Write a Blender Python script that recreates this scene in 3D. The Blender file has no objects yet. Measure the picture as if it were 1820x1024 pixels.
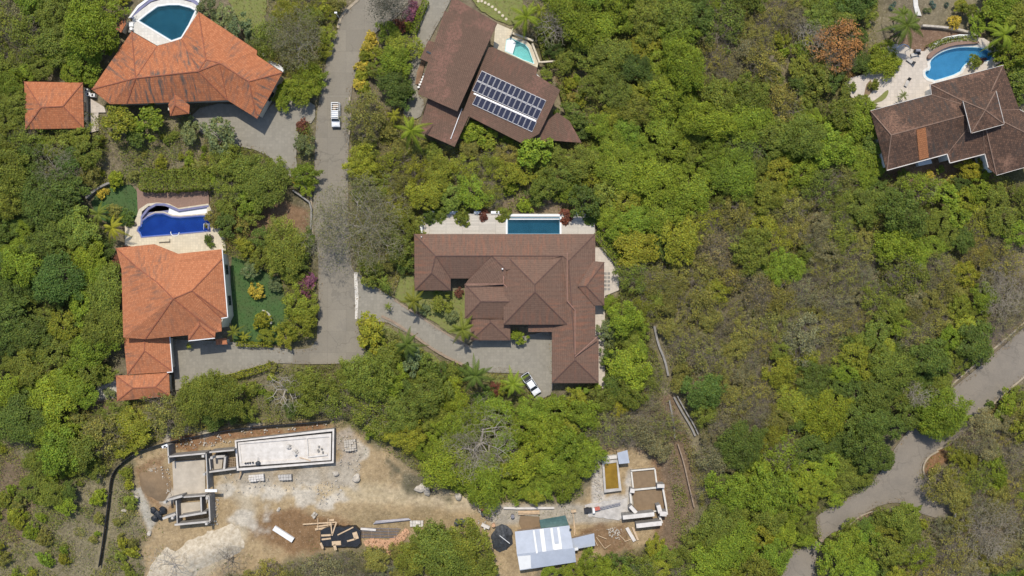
import bpy, math, random
import numpy as np
from mathutils import Vector, Matrix
from mathutils.geometry import tessellate_polygon
random.seed(7); rng = np.random.default_rng(7)
S = bpy.context.scene
COL = S.collection
H = 160.0; PXM = 9.1

# ---------------------------------------------------------------- camera, sky, sun, exposure
cam = bpy.data.cameras.new('camera'); cam_o = bpy.data.objects.new('camera', cam); COL.objects.link(cam_o)
cam_o.location = (0, 0, H); cam_o.rotation_euler = (0, 0, 0)
cam.sensor_width = 36; cam.lens = 36 * H / (1820 / PXM); cam.clip_start = 1; cam.clip_end = 6000
S.camera = cam_o
SUN_EL = 61.0; SUN_AZ = -5.0           # degrees; azimuth measured from +Y, clockwise
W = bpy.data.worlds.new('World'); S.world = W; W.use_nodes = True
nt = W.node_tree; nt.nodes.clear()
sky = nt.nodes.new('ShaderNodeTexSky'); sky.sky_type = 'NISHITA'; sky.sun_disc = False
sky.sun_elevation = math.radians(SUN_EL); sky.sun_rotation = math.radians(SUN_AZ)
bg = nt.nodes.new('ShaderNodeBackground'); bg.inputs[1].default_value = 0.15
wo = nt.nodes.new('ShaderNodeOutputWorld')
nt.links.new(sky.outputs[0], bg.inputs[0]); nt.links.new(bg.outputs[0], wo.inputs[0])
sl = bpy.data.lights.new('sun', 'SUN'); sl.energy = 3.7; sl.angle = math.radians(0.5); sl.color = (1, 0.94, 0.835)
so = bpy.data.objects.new('sun', sl); COL.objects.link(so); so.location = (0, 60, 120)
ce = math.cos(math.radians(SUN_EL))
sd = Vector((math.sin(math.radians(SUN_AZ)) * ce, math.cos(math.radians(SUN_AZ)) * ce, math.sin(math.radians(SUN_EL))))
so.rotation_euler = (-sd).to_track_quat('-Z', 'Y').to_euler()
S.view_settings.view_transform = 'Standard'; S.view_settings.look = 'None'
S.view_settings.exposure = 0.08; S.view_settings.gamma = 1.0

# ---------------------------------------------------------------- helpers
def P(px, py, z=0.0):
    k = (H - z) / H / PXM
    return Vector(((px - 910) * k, (512 - py) * k, z))
def toroot(px, py, z):                 # foot of something whose middle (height z) shows at that spot
    p = P(px, py, z); return Vector((p.x, p.y, 0))
WL = {}
def tag(o, label=None, cat=None, group=None, kind=None):
    if label: o['label'] = label
    if cat: o['category'] = cat
    if group: o['group'] = group
    if kind: o['kind'] = kind
    return o
def thing(name, label, cat, loc=(0, 0, 0), group=None, rz=0):
    o = bpy.data.objects.new(name, None); COL.objects.link(o); o.location = loc; o.rotation_euler = (0, 0, rz)
    o.empty_display_size = 0.5
    WL[o.name] = Vector(loc); return tag(o, label, cat, group)
class MB:
    def __init__(s): s.v = []; s.f = []; s.m = []; s.uv = {}
    def add(s, vs, fs, m=0):
        b = len(s.v); s.v += [tuple(v) for v in vs]
        for f in fs: s.f.append(tuple(b + i for i in f)); s.m.append(m)
    def prism(s, poly, z0, z1, holes=(), m=0, mside=None):
        """poly: list of (x,y); z1 number or list per vertex"""
        ms = m if mside is None else mside
        rings = [list(poly)] + [list(h) for h in holes]
        flat = [(p[0], p[1]) for r in rings for p in r]
        zt = z1 if isinstance(z1, (list, tuple)) else [z1] * len(flat)
        tris = tessellate_polygon([[Vector((p[0], p[1], 0)) for p in r] for r in rings])
        top = [(flat[i][0], flat[i][1], zt[i]) for i in range(len(flat))]
        bot = [(x, y, z0) for x, y in flat]
        tf = []
        for t in tris:
            a, b, c = [flat[i] for i in t]
            cr = (b[0]-a[0])*(c[1]-a[1]) - (b[1]-a[1])*(c[0]-a[0])
            tf.append(tuple(t) if cr > 0 else tuple(reversed(t)))
        s.add(top, tf, m); s.add(bot, [tuple(reversed(t)) for t in tf], ms)
        o = 0
        for r in rings:
            n = len(r); area = sum(r[i][0]*r[(i+1)%n][1] - r[(i+1)%n][0]*r[i][1] for i in range(n))
            ccw = area > 0; hole = o > 0
            for i in range(n):
                j = (i+1) % n; q = [bot[o+i], bot[o+j], top[o+j], top[o+i]]
                if ccw == hole: q.reverse()
                s.add(q, [(0, 1, 2, 3)], ms)
            o += n
    def box(s, c, d, rz=0, m=0, top=1.0):
        x, y, z = d[0]/2, d[1]/2, d[2]/2; cs, sn = math.cos(rz), math.sin(rz); vs = []
        for zz, k in ((-z, 1), (z, top)):
            for a, b in ((-x, -y), (x, -y), (x, y), (-x, y)):
                a *= k; b *= k
                vs.append((c[0] + a*cs - b*sn, c[1] + a*sn + b*cs, c[2] + zz))
        s.add(vs, [(3, 2, 1, 0), (4, 5, 6, 7), (0, 1, 5, 4), (1, 2, 6, 5), (2, 3, 7, 6), (3, 0, 4, 7)], m)
    def beam(s, a, b, w, h, m=0):      # box from a to b (3D), width w, height h
        a = Vector(a); b = Vector(b); d = (b-a).normalized()
        up = Vector((0, 0, 1)) if abs(d.z) < .95 else Vector((1, 0, 0))
        r = d.cross(up).normalized(); u = r.cross(d)
        vs = [p + r*sx*w/2 + u*sz*h/2 for p in (a, b) for sx, sz in ((-1, -1), (1, -1), (1, 1), (-1, 1))]
        s.add(vs, [(0, 1, 2, 3), (7, 6, 5, 4), (0, 4, 5, 1), (1, 5, 6, 2), (2, 6, 7, 3), (3, 7, 4, 0)], m)
    def tube(s, a, b, r0, r1=None, n=8, m=0, caps=True):
        r1 = r0 if r1 is None else r1; a = Vector(a); b = Vector(b); d = (b-a).normalized()
        up = Vector((0, 0, 1)) if abs(d.z) < .95 else Vector((1, 0, 0)); r = d.cross(up).normalized(); u = r.cross(d)
        vs = [p + (r*math.cos(2*math.pi*i/n) + u*math.sin(2*math.pi*i/n))*q for p, q in ((a, r0), (b, r1)) for i in range(n)]
        fs = [(i, (i+1) % n, n+(i+1) % n, n+i) for i in range(n)]
        if caps: fs += [tuple(reversed(range(n))), tuple(range(n, 2*n))]
        s.add(vs, fs, m)
    def blob(s, c, r, seed=0, m=0, n=2, amp=.25, zs=1.0):
        import bmesh
        bm = bmesh.new(); bmesh.ops.create_icosphere(bm, subdivisions=n, radius=1)
        R = random.Random(seed); k = [Vector((R.uniform(-1, 1), R.uniform(-1, 1), R.uniform(-1, 1))) for _ in range(6)]
        vs = []
        for v in bm.verts:
            q = 1 + amp * sum(math.sin(3*v.co.dot(w)+i) for i, w in enumerate(k)) / 3
            vs.append((c[0]+v.co.x*r*q, c[1]+v.co.y*r*q, c[2]+v.co.z*r*q*zs))
        s.add(vs, [tuple(v.index for v in f.verts) for f in bm.faces], m); bm.free()
    def build(s, name, mats, parent=None, loc=None, slope_uv=False, smooth=False):
        if not isinstance(mats, (list, tuple)): mats = [mats]
        if parent is not None: L = WL[parent.name]
        elif loc is not None: L = Vector(loc)
        else: L = Vector((0, 0, 0))
        me = bpy.data.meshes.new(name)
        me.from_pydata([(v[0]-L.x, v[1]-L.y, v[2]-L.z) for v in s.v], [], s.f)
        for m in mats: me.materials.append(m)
        me.polygons.foreach_set('material_index', s.m)
        if slope_uv:
            uvl = me.uv_layers.new(name='UVMap')
            for p in me.polygons:
                n = p.normal; h = Vector((0, 0, 1)).cross(n)
                if h.length < .03: h = Vector((1, 0, 0))
                h.normalize(); q = n.cross(h)
                for li in p.loop_indices:
                    co = me.vertices[me.loops[li].vertex_index].co + L
                    uvl.data[li].uv = (co.dot(h), co.dot(q))
        if smooth: me.polygons.foreach_set('use_smooth', [True]*len(me.polygons))
        me.update()
        o = bpy.data.objects.new(name, me); COL.objects.link(o)
        if parent is not None: o.parent = parent
        else: o.location = L
        WL[o.name] = L
        return o
def W2(poly, z=0): return [(P(x, y, z).x, P(x, y, z).y) for x, y in poly]
def offset(poly, d):                   # inward offset of a world polygon
    n = len(poly); A = sum(poly[i][0]*poly[(i+1)%n][1]-poly[(i+1)%n][0]*poly[i][1] for i in range(n))
    sg = 1 if A > 0 else -1; out = []
    for i in range(n):
        a, b, c = Vector(poly[i-1]), Vector(poly[i]), Vector(poly[(i+1) % n])
        e1 = (b-a).normalized(); e2 = (c-b).normalized()
        n1 = Vector((-e1.y, e1.x))*sg; n2 = Vector((-e2.y, e2.x))*sg
        k = max(.35, 1+n1.dot(n2)); out.append(tuple(b + (n1+n2)*d/k))
    return out
def smooth_poly(pts, it=2, closed=True):   # Chaikin
    for _ in range(it):
        q = []; n = len(pts); rngi = range(n if closed else n-1)
        if not closed: q.append(pts[0])
        for i in rngi:
            a = pts[i]; b = pts[(i+1) % n]
            q += [(a[0]*.75+b[0]*.25, a[1]*.75+b[1]*.25), (a[0]*.25+b[0]*.75, a[1]*.25+b[1]*.75)]
        if not closed: q.append(pts[-1])
        pts = q
    return pts
def wobble(poly, amp=3, step=9, seed=1):   # ragged natural edge (image px units)
    R = random.Random(seed); out = []
    for i in range(len(poly)):
        a = poly[i]; b = poly[(i+1) % len(poly)]; L = math.dist(a, b); n = max(1, int(L/step))
        for k in range(n):
            t = k/n; out.append((a[0]+(b[0]-a[0])*t+R.uniform(-amp, amp), a[1]+(b[1]-a[1])*t+R.uniform(-amp, amp)))
    return out
def inpoly(X, Y, poly):
    c = np.zeros(np.shape(X), bool); n = len(poly)
    for i in range(n):
        x1, y1 = poly[i]; x2, y2 = poly[(i+1) % n]
        if y1 == y2: continue
        c ^= ((y1 > Y) != (y2 > Y)) & (X < (x2-x1)*(Y-y1)/(y2-y1)+x1)
    return c
def pdist(X, Y, poly, closed=True):
    d = np.full(np.shape(X), 1e9); n = len(poly)
    for i in range(n if closed else n-1):
        x1, y1 = poly[i]; x2, y2 = poly[(i+1) % n]; dx, dy = x2-x1, y2-y1
        t = np.clip(((X-x1)*dx+(Y-y1)*dy)/(dx*dx+dy*dy+1e-9), 0, 1)
        d = np.minimum(d, np.hypot(X-x1-t*dx, Y-y1-t*dy))
    return d
_ng = np.random.default_rng(3).random((6, 256, 256))
def vnoise(X, Y, sc, k=0):
    x = np.asarray(X)/sc+1000.3*k % 77; y = np.asarray(Y)/sc+37.7*k
    xi = np.floor(x).astype(int); yi = np.floor(y).astype(int); fx = x-xi; fy = y-yi
    fx = fx*fx*(3-2*fx); fy = fy*fy*(3-2*fy); g = _ng[k % 6]
    a = g[xi % 256, yi % 256]; b = g[(xi+1) % 256, yi % 256]; c = g[xi % 256, (yi+1) % 256]; d = g[(xi+1) % 256, (yi+1) % 256]
    return (a*(1-fx)+b*fx)*(1-fy)+(c*(1-fx)+d*fx)*fy
def fbm(X, Y, sc, k=0, o=4):
    s = 0; t = 0
    for i in range(o): s = s+vnoise(X, Y, sc/2**i, k+i)*.5**i; t += .5**i
    return s/t

# ---------------------------------------------------------------- materials
def nodes(name):
    m = bpy.data.materials.new(name); m.use_nodes = True; t = m.node_tree
    b = t.nodes['Principled BSDF']; return m, t, b
def N(t, kind, **kw):
    n = t.nodes.new(kind)
    for k, v in kw.items():
        if k.startswith('i_'):
            key = k[2:]; n.inputs[int(key) if key.isdigit() else key.replace('_', ' ')].default_value = v
        else: setattr(n, k, v)
    return n
def mixc(t, fac, a, b, mode='MIX'):
    n = t.nodes.new('ShaderNodeMix'); n.data_type = 'RGBA'; n.blend_type = mode
    for inp, v in ((n.inputs[0], fac), (n.inputs[6], a), (n.inputs[7], b)):
        if isinstance(v, bpy.types.NodeSocket): t.links.new(v, inp)
        elif isinstance(v, (int, float)): inp.default_value = v
        else: inp.default_value = (*v, 1)
    return n.outputs[2]
def ramp(t, s, lo, hi):
    n = N(t, 'ShaderNodeMapRange'); t.links.new(s, n.inputs[0]); n.inputs[1].default_value = lo; n.inputs[2].default_value = hi
    return n.outputs[0]
def noise(t, sc, vec=None, det=4, rough=.6):
    n = N(t, 'ShaderNodeTexNoise'); n.inputs['Scale'].default_value = sc; n.inputs['Detail'].default_value = det; n.inputs['Roughness'].default_value = rough
    if vec is not None: t.links.new(vec, n.inputs['Vector'])
    return n.outputs[0]
def wpos(t): return N(t, 'ShaderNodeNewGeometry').outputs['Position']
def plain(name, c, rough=.7, metal=0, var=.12, sc=1.2, bump=0, spec=.4, c2=None):
    m, t, b = nodes(name); p = wpos(t)
    n = ramp(t, noise(t, sc, p, 5, .65), .3, .7); lo = tuple(x*(1-var) for x in c) if c2 is None else c2
    col = mixc(t, n, lo, tuple(min(1, x*(1+var)) for x in c))
    t.links.new(col, b.inputs['Base Color']); b.inputs['Roughness'].default_value = rough; b.inputs['Metallic'].default_value = metal
    b.inputs['Specular IOR Level'].default_value = spec
    if bump:
        bn = N(t, 'ShaderNodeBump'); bn.inputs['Strength'].default_value = bump; bn.inputs['Distance'].default_value = .1
        t.links.new(noise(t, sc*6, p, 6, .7), bn.inputs['Height']); t.links.new(bn.outputs[0], b.inputs['Normal'])
    return m
def tilemat(name, c1, c2, stain, sa=.5, tw=.3, th=.38, mortar=.45, sseed=0, patch=None, spot=None):
    """roof tiles laid in rows down the slope (UV in metres), weather stains with their own shape"""
    m, t, b = nodes(name); uv = N(t, 'ShaderNodeTexCoord').outputs['UV']; p = wpos(t)
    br = N(t, 'ShaderNodeTexBrick'); t.links.new(uv, br.inputs['Vector']); br.offset = .5
    br.inputs['Color1'].default_value = (*c1, 1); br.inputs['Color2'].default_value = (*c2, 1)
    br.inputs['Mortar'].default_value = (*[x*mortar for x in c1], 1); br.inputs['Scale'].default_value = 1
    br.inputs['Mortar Size'].default_value = .035; br.inputs['Brick Width'].default_value = tw; br.inputs['Row Height'].default_value = th
    mp = N(t, 'ShaderNodeMapping'); t.links.new(uv, mp.inputs[0]); mp.inputs['Scale'].default_value = (1, .16, 1); mp.inputs['Location'].default_value = (sseed, sseed*.7, 0)
    st = ramp(t, noise(t, 1.6, mp.outputs[0], 6, .7), .47, .62)
    big = ramp(t, noise(t, .11, p, 3), .42, .62)
    if spot:                            # one badly stained stretch of this roof
        q = P(spot[0], spot[1], 4); sb_ = N(t, 'ShaderNodeVectorMath', operation='SUBTRACT'); t.links.new(p, sb_.inputs[0]); sb_.inputs[1].default_value = (q.x, q.y, 4)
        ml = N(t, 'ShaderNodeVectorMath', operation='MULTIPLY'); t.links.new(sb_.outputs[0], ml.inputs[0]); ml.inputs[1].default_value = (1/spot[2], 1/spot[3], 0)
        le = N(t, 'ShaderNodeVectorMath', operation='LENGTH'); t.links.new(ml.outputs[0], le.inputs[0]); sr = ramp(t, le.outputs['Value'], 1.15, .8)
        mxx = N(t, 'ShaderNodeMath', operation='MAXIMUM'); t.links.new(big, mxx.inputs[0]); t.links.new(sr, mxx.inputs[1]); big = mxx.outputs[0]
    mu = N(t, 'ShaderNodeMath', operation='MULTIPLY'); t.links.new(st, mu.inputs[0]); t.links.new(big, mu.inputs[1])
    m2 = N(t, 'ShaderNodeMath', operation='MULTIPLY'); t.links.new(mu.outputs[0], m2.inputs[0]); m2.inputs[1].default_value = sa
    col = mixc(t, m2.outputs[0], br.outputs[0], stain)
    if patch:
        pn = ramp(t, noise(t, .13, p, 5, .7), .52, .6); col = mixc(t, pn, col, mixc(t, ramp(t, noise(t, 3, p), .35, .65), patch, br.outputs[0]))
    vr = ramp(t, noise(t, 2.2, p, 5, .7), .2, .8); col = mixc(t, vr, mixc(t, .35, col, (0, 0, 0)), col)
    t.links.new(col, b.inputs['Base Color']); b.inputs['Roughness'].default_value = .8; b.inputs['Specular IOR Level'].default_value = .25
    wv = N(t, 'ShaderNodeTexWave'); wv.bands_direction = 'X'; wv.inputs['Scale'].default_value = 1/(tw*6.283)*3.14; t.links.new(uv, wv.inputs[0])
    hs = N(t, 'ShaderNodeMath', operation='ADD'); t.links.new(wv.outputs[1], hs.inputs[0]); t.links.new(br.outputs[0], hs.inputs[1])
    bn = N(t, 'ShaderNodeBump'); bn.inputs['Strength'].default_value = .35; bn.inputs['Distance'].default_value = .05
    t.links.new(hs.outputs[0], bn.inputs['Height']); t.links.new(bn.outputs[0], b.inputs['Normal'])
    return m
def leafmat(name, trans=.3):
    m, t, b = nodes(name); oi = N(t, 'ShaderNodeObjectInfo'); at = N(t, 'ShaderNodeAttribute', attribute_name='tint')
    col = mixc(t, 1.0, oi.outputs['Color'], at.outputs['Color'], 'MULTIPLY')
    b.inputs['Roughness'].default_value = .6; b.inputs['Specular IOR Level'].default_value = .22
    t.links.new(col, b.inputs['Base Color'])
    tr = N(t, 'ShaderNodeBsdfTranslucent'); t.links.new(mixc(t, 1.0, col, (1.25, 1.3, .6), 'MULTIPLY'), tr.inputs[0])
    mx = N(t, 'ShaderNodeMixShader'); mx.inputs[0].default_value = trans
    out = t.nodes['Material Output']
    t.links.new(b.outputs[0], mx.inputs[1]); t.links.new(tr.outputs[0], mx.inputs[2]); t.links.new(mx.outputs[0], out.inputs[0])
    return m
def watermat(name, tint, turb, k=.5):
    """pool water: mirror-like skin over tinted clear water with a little body colour of its own"""
    m, t, b = nodes(name); b.inputs['Base Color'].default_value = (*turb, 1); b.inputs['Roughness'].default_value = .04
    b.inputs['Specular IOR Level'].default_value = .5
    tr = N(t, 'ShaderNodeBsdfTransparent'); tr.inputs[0].default_value = (*tint, 1)
    mx = N(t, 'ShaderNodeMixShader'); mx.inputs[0].default_value = k
    t.links.new(mixc(t, ramp(t, noise(t, .5, wpos(t), 5), .3, .7), tuple(x*.75 for x in turb), tuple(x*1.35 for x in turb)), b.inputs['Base Color'])
    bn = N(t, 'ShaderNodeBump'); bn.inputs['Strength'].default_value = .3; bn.inputs['Distance'].default_value = .05
    t.links.new(noise(t, 2.5, wpos(t), 3), bn.inputs['Height']); t.links.new(bn.outputs[0], b.inputs['Normal'])
    t.links.new(b.outputs[0], mx.inputs[1]); t.links.new(tr.outputs[0], mx.inputs[2]); t.links.new(mx.outputs[0], t.nodes['Material Output'].inputs[0])
    return m
def paving(name, c, tile=(.6, .6), rough=.75, joint=.75, dirt=.25, dcol=(.18, .15, .11), sc=.25, crack=0):
    m, t, b = nodes(name); p = wpos(t)
    br = N(t, 'ShaderNodeTexBrick'); t.links.new(p, br.inputs['Vector']); br.inputs['Scale'].default_value = 1
    br.inputs['Color1'].default_value = (*[x*1.06 for x in c], 1); br.inputs['Color2'].default_value = (*[x*.9 for x in c], 1); br.inputs['Mortar'].default_value = (*[x*joint for x in c], 1)
    br.inputs['Mortar Size'].default_value = .03; br.inputs['Brick Width'].default_value = tile[0]; br.inputs['Row Height'].default_value = tile[1]; br.offset = 0
    n = ramp(t, noise(t, sc, p, 7, .7), .45, .75)
    mu = N(t, 'ShaderNodeMath', operation='MULTIPLY'); t.links.new(n, mu.inputs[0]); mu.inputs[1].default_value = dirt
    col = mixc(t, mu.outputs[0], br.outputs[0], dcol)
    col = mixc(t, ramp(t, noise(t, 5, p, 4), .3, .7), mixc(t, .14, col, (0, 0, 0)), col)
    if crack: col = cracks(t, p, col, crack)
    t.links.new(col, b.inputs['Base Color']); b.inputs['Roughness'].default_value = rough; return m
def cracks(t, p, col, k):
    vd = N(t, 'ShaderNodeVectorMath', operation='ADD'); nz = N(t, 'ShaderNodeTexNoise'); nz.inputs['Scale'].default_value = .5; nz.inputs['Detail'].default_value = 4; t.links.new(p, nz.inputs['Vector'])
    sc = N(t, 'ShaderNodeVectorMath', operation='SCALE'); sc.inputs['Scale'].default_value = 3; t.links.new(nz.outputs['Color'], sc.inputs[0]); t.links.new(p, vd.inputs[0]); t.links.new(sc.outputs[0], vd.inputs[1])
    v = N(t, 'ShaderNodeTexVoronoi'); v.feature = 'DISTANCE_TO_EDGE'; v.inputs['Scale'].default_value = .16; t.links.new(vd.outputs[0], v.inputs['Vector'])
    f = ramp(t, v.outputs['Distance'], .022, .006); g_ = ramp(t, noise(t, .07, p, 3), .48, .56); mu = N(t, 'ShaderNodeMath', operation='MULTIPLY'); t.links.new(f, mu.inputs[0]); t.links.new(g_, mu.inputs[1])
    m2 = N(t, 'ShaderNodeMath', operation='MULTIPLY'); t.links.new(mu.outputs[0], m2.inputs[0]); m2.inputs[1].default_value = k
    col = mixc(t, m2.outputs[0], col, (.09, .08, .065))
    st = ramp(t, noise(t, .35, p, 7, .75), .55, .72); m3 = N(t, 'ShaderNodeMath', operation='MULTIPLY'); t.links.new(st, m3.inputs[0]); m3.inputs[1].default_value = .4
    return mixc(t, m3.outputs[0], col, (.13, .12, .105))
M = {}
M['ground'] = None
M['orange'] = tilemat('orange_clay_tiles', (.60, .225, .10), (.46, .15, .062), (.12, .10, .085), 1.0, mortar=.6, tw=.3, th=.4, spot=(298, 160, 9, 3.2))
M['orange2'] = tilemat('sunbleached_clay_tiles', (.60, .235, .11), (.48, .165, .07), (.18, .11, .08), .75, sseed=5, mortar=.65)
M['orangecap'] = plain('orange_ridge_tile', (.25, .085, .045), .8, var=.3)
M['brown'] = tilemat('brown_shingle_rows', (.200, .122, .087), (.185, .112, .079), (.29, .125, .075), .6, tw=1.4, th=.40, mortar=.68, spot=(860, 436, 13, 2.6))
M['brown2'] = tilemat('red_brown_roof_tiles', (.19, .116, .080), (.165, .099, .069), (.27, .12, .08), .5, patch=(.27, .135, .098), tw=.3, th=.34, mortar=.6)
M['browncap'] = plain('brown_ridge_tile', (.10, .055, .042), .8, var=.2)
M['browncapl'] = plain('reddish_valley_metal', (.27, .145, .105), .7, var=.2)
M['darktile'] = tilemat('weathered_dark_tiles', (.17, .095, .062), (.075, .047, .035), (.065, .055, .047), .95, tw=.36, th=.42, mortar=.4, patch=(.27, .15, .10))
M['darkcap'] = plain('pale_mortar_ridge', (.19, .12, .085), .8, var=.3)
M['newtile'] = tilemat('replaced_orange_tiles', (.48, .20, .085), (.40, .16, .07), (.2, .1, .06), .3)
M['wall'] = plain('cream_render', (.62, .55, .43), .85, var=.08)
M['wallw'] = plain('white_render', (.7, .68, .62), .85, var=.06)
M['white'] = plain('white_trim', (.72, .72, .70), .5, var=.04)
M['glass'] = plain('window_glass', (.03, .04, .05), .08, var=.2, spec=.6)
M['frame'] = plain('dark_window_frame', (.08, .06, .05), .5)
M['road'] = paving('worn_concrete_road', (.245, .215, .165), (3.6, 4.2), .85, .8, .5, (.155, .138, .11), .12, crack=.35)
M['asphalt'] = paving('grey_asphalt', (.225, .193, .152), (400, 400), .9, 1, .65, (.145, .128, .107), .18, crack=.35)
M['drive'] = paving('driveway_pavers', (.275, .25, .2), (.6, .6), .85, .9, .35, (.2, .18, .14), .2, crack=.15)
M['kerb'] = plain('concrete_kerb', (.34, .28, .20), .85, var=.25)
M['kerbw'] = plain('pale_concrete_strip', (.60, .56, .49), .85, var=.12)
M['deckw'] = paving('white_pool_deck', (.66, .63, .57), (.6, .6), .7, .85, .2, (.42, .36, .28))
M['deckc'] = paving('cream_pool_deck', (.60, .52, .38), (.5, .5), .7, .85, .35, (.42, .34, .22), .35)
M['deckp'] = paving('pale_pink_terrace', (.55, .48, .40), (.7, .7), .7, .85, .3, (.42, .36, .3))
M['wood'] = paving('bleached_deck_boards', (.56, .51, .43), (3.2, .28), .75, .6, .35, (.42, .34, .26), .5)
M['terrac'] = paving('terracotta_path', (.27, .17, .125), (.3, .3), .85, .8, .4, (.2, .12, .08))
M['lawn'] = plain('mown_lawn', (.16, .19, .05), .95, var=.2, sc=1.5, bump=.8, spec=.1, c2=(.19, .175, .075))
M['turf'] = plain('dark_green_turf', (.055, .115, .035), .95, var=.12, sc=.35, bump=.5, spec=.1, c2=(.075, .10, .04))
M['conc'] = plain('raw_concrete', (.45, .42, .38), .9, var=.22, sc=.8, bump=.3)
M['concp'] = plain('pale_concrete', (.62, .58, .53), .9, var=.10, sc=.9, bump=.2, c2=(.5, .46, .41))
M['concf'] = plain('dusty_floor_slab', (.43, .375, .30), .9, var=.16, sc=.6, bump=.3)
M['concd'] = plain('grey_block_wall', (.24, .225, .205), .95, var=.25, sc=1.2, bump=.3)
M['soil'] = plain('reddish_soil', (.22, .135, .085), .95, var=.3, sc=.8, bump=.5)
M['soilf'] = plain('brown_fill', (.21, .145, .085), .95, var=.12, sc=1.2, bump=.3)
M['gravel'] = plain('crushed_limestone', (.52, .46, .36), .95, var=.2, sc=1.5, bump=1.0, c2=(.36, .29, .20))
M['rock'] = plain('pale_rock', (.44, .39, .32), .9, var=.3, sc=2, bump=.5)
M['brick'] = plain('tan_rubble', (.50, .30, .18), .9, var=.35, sc=3)
M['blackfab'] = plain('black_plastic_sheet', (.018, .02, .024), .4, var=.4, sc=1.5, bump=.5)
M['tarpg'] = plain('grey_plastic_tarp', (.05, .055, .062), .4, var=.45, sc=2, bump=.8)
M['plank'] = plain('sawn_timber', (.52, .38, .24), .8, var=.2, sc=2)
M['plankd'] = plain('old_timber', (.28, .21, .15), .85, var=.25, sc=2)
M['steel'] = plain('grey_steel_pipe', (.26, .25, .27), .5, .4, var=.2)
M['zinc'] = plain('galvanised_sheet', (.46, .49, .54), .45, .25, var=.08, sc=.8)
M['zincl'] = plain('new_white_sheet', (.74, .73, .70), .5, .1, var=.05)
M['teal'] = plain('teal_tarp', (.07, .13, .12), .6, var=.2, sc=2)
M['red'] = plain('faded_red_paint', (.45, .12, .08), .5)
M['paint'] = plain('white_car_paint', (.74, .75, .76), .25, var=.02, spec=.6)
M['tyre'] = plain('tyre_rubber', (.02, .02, .02), .85)
M['rim'] = plain('wheel_rim', (.35, .35, .36), .35, .8)
M['dark'] = plain('black_bed_liner', (.025, .026, .03), .7)
M['lampglass'] = plain('headlight_glass', (.6, .6, .58), .15, var=.02)
M['lampred'] = plain('tail_light_red', (.4, .02, .02), .25, var=.02)
M['cell'] = plain('solar_cells', (.018, .022, .045), .2, var=.15, spec=.5)
M['alu'] = plain('aluminium_rail', (.45, .45, .47), .4, .4, var=.03)
M['bark'] = plain('grey_brown_bark', (.16, .125, .09), .9, var=.3, sc=4)
M['barkp'] = plain('pale_bark', (.36, .32, .27), .9, var=.25, sc=3)
M['twig'] = plain('dry_twigs', (.20, .165, .13), .9, var=.35, sc=.5)
M['twigp'] = plain('pale_twigs', (.27, .235, .175), .9, var=.3, sc=.5)
M['leaf'] = leafmat('leaf', .26)
M['poolw'] = plain('pool_plaster_white', (.72, .74, .74), .6, var=.04)
M['poolw2'] = plain('pool_plaster_turquoise', (.42, .70, .70), .5, var=.12, sc=1)
M['poolb'] = plain('pool_mosaic_blue', (.035, .11, .42), .4, var=.12, sc=2)
M['poolt'] = plain('pool_mosaic_teal', (.09, .22, .30), .4, var=.12, sc=2)
M['pools'] = plain('pool_plaster_sky', (.30, .56, .68), .5, var=.06)
M['slate'] = plain('slate_edge_tile', (.16, .16, .27), .4, var=.2)
M['w_a'] = watermat('water_deep', (.42, .76, .84), (.035, .12, .15), .72)
M['w_b'] = watermat('water_cobalt', (.50, .66, .93), (.02, .075, .26), .68)
M['w_d'] = watermat('water_turquoise', (.80, .95, .93), (.20, .42, .42), .84)
M['w_e'] = watermat('water_teal', (.50, .78, .85), (.04, .12, .16), .75)
M['w_f'] = watermat('water_sky', (.62, .82, .92), (.07, .22, .34), .8)
M['w_y'] = watermat('water_murky', (.75, .55, .15), (.30, .185, .025), .3)

# ---------------------------------------------------------------- layout of the land (photo plan, 9.1 units per metre)
GRID = ["MBBd...OW.....dBBBBMMWOM..dB", "MBB....MW......dMBBWOWOO...B", "M"+"."*14+"dMBBBOWMB....",
 "M.d..d....M....MBBBBBBBB....", "MOOdddM...MMOOBMBBBBMBBBddMM", "DM....MM..OMMddBBBBMOOOMMBBM",
 "DDD...M...O......MOWOOWOBBMW", "DDD.......O......OOOMMWWMWOW", "DDD"+"."*14+"OOWWOWWMWMW", "DDD"+"."*14+"MWWWOWMMWM.",
 "DDD...OOMMM.MM..MMWWWOMDWM..", "DMdOMMOWMBBMBBBBMWWMWOMDDM.d", "dBMd......dMOOBB..WWMMDD..OO",
 "dMdd.......dMMBd..dWBBBD.MMM", "dddd..............dBBBM.OdWW", "dddd...OOOM.....MMOBBM..OWOM"]
for g in GRID: assert len(g) == 28, g
CL = 'DBMOWd.'
CG = np.array([[CL.index(c) for c in r] for r in GRID])
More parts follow.
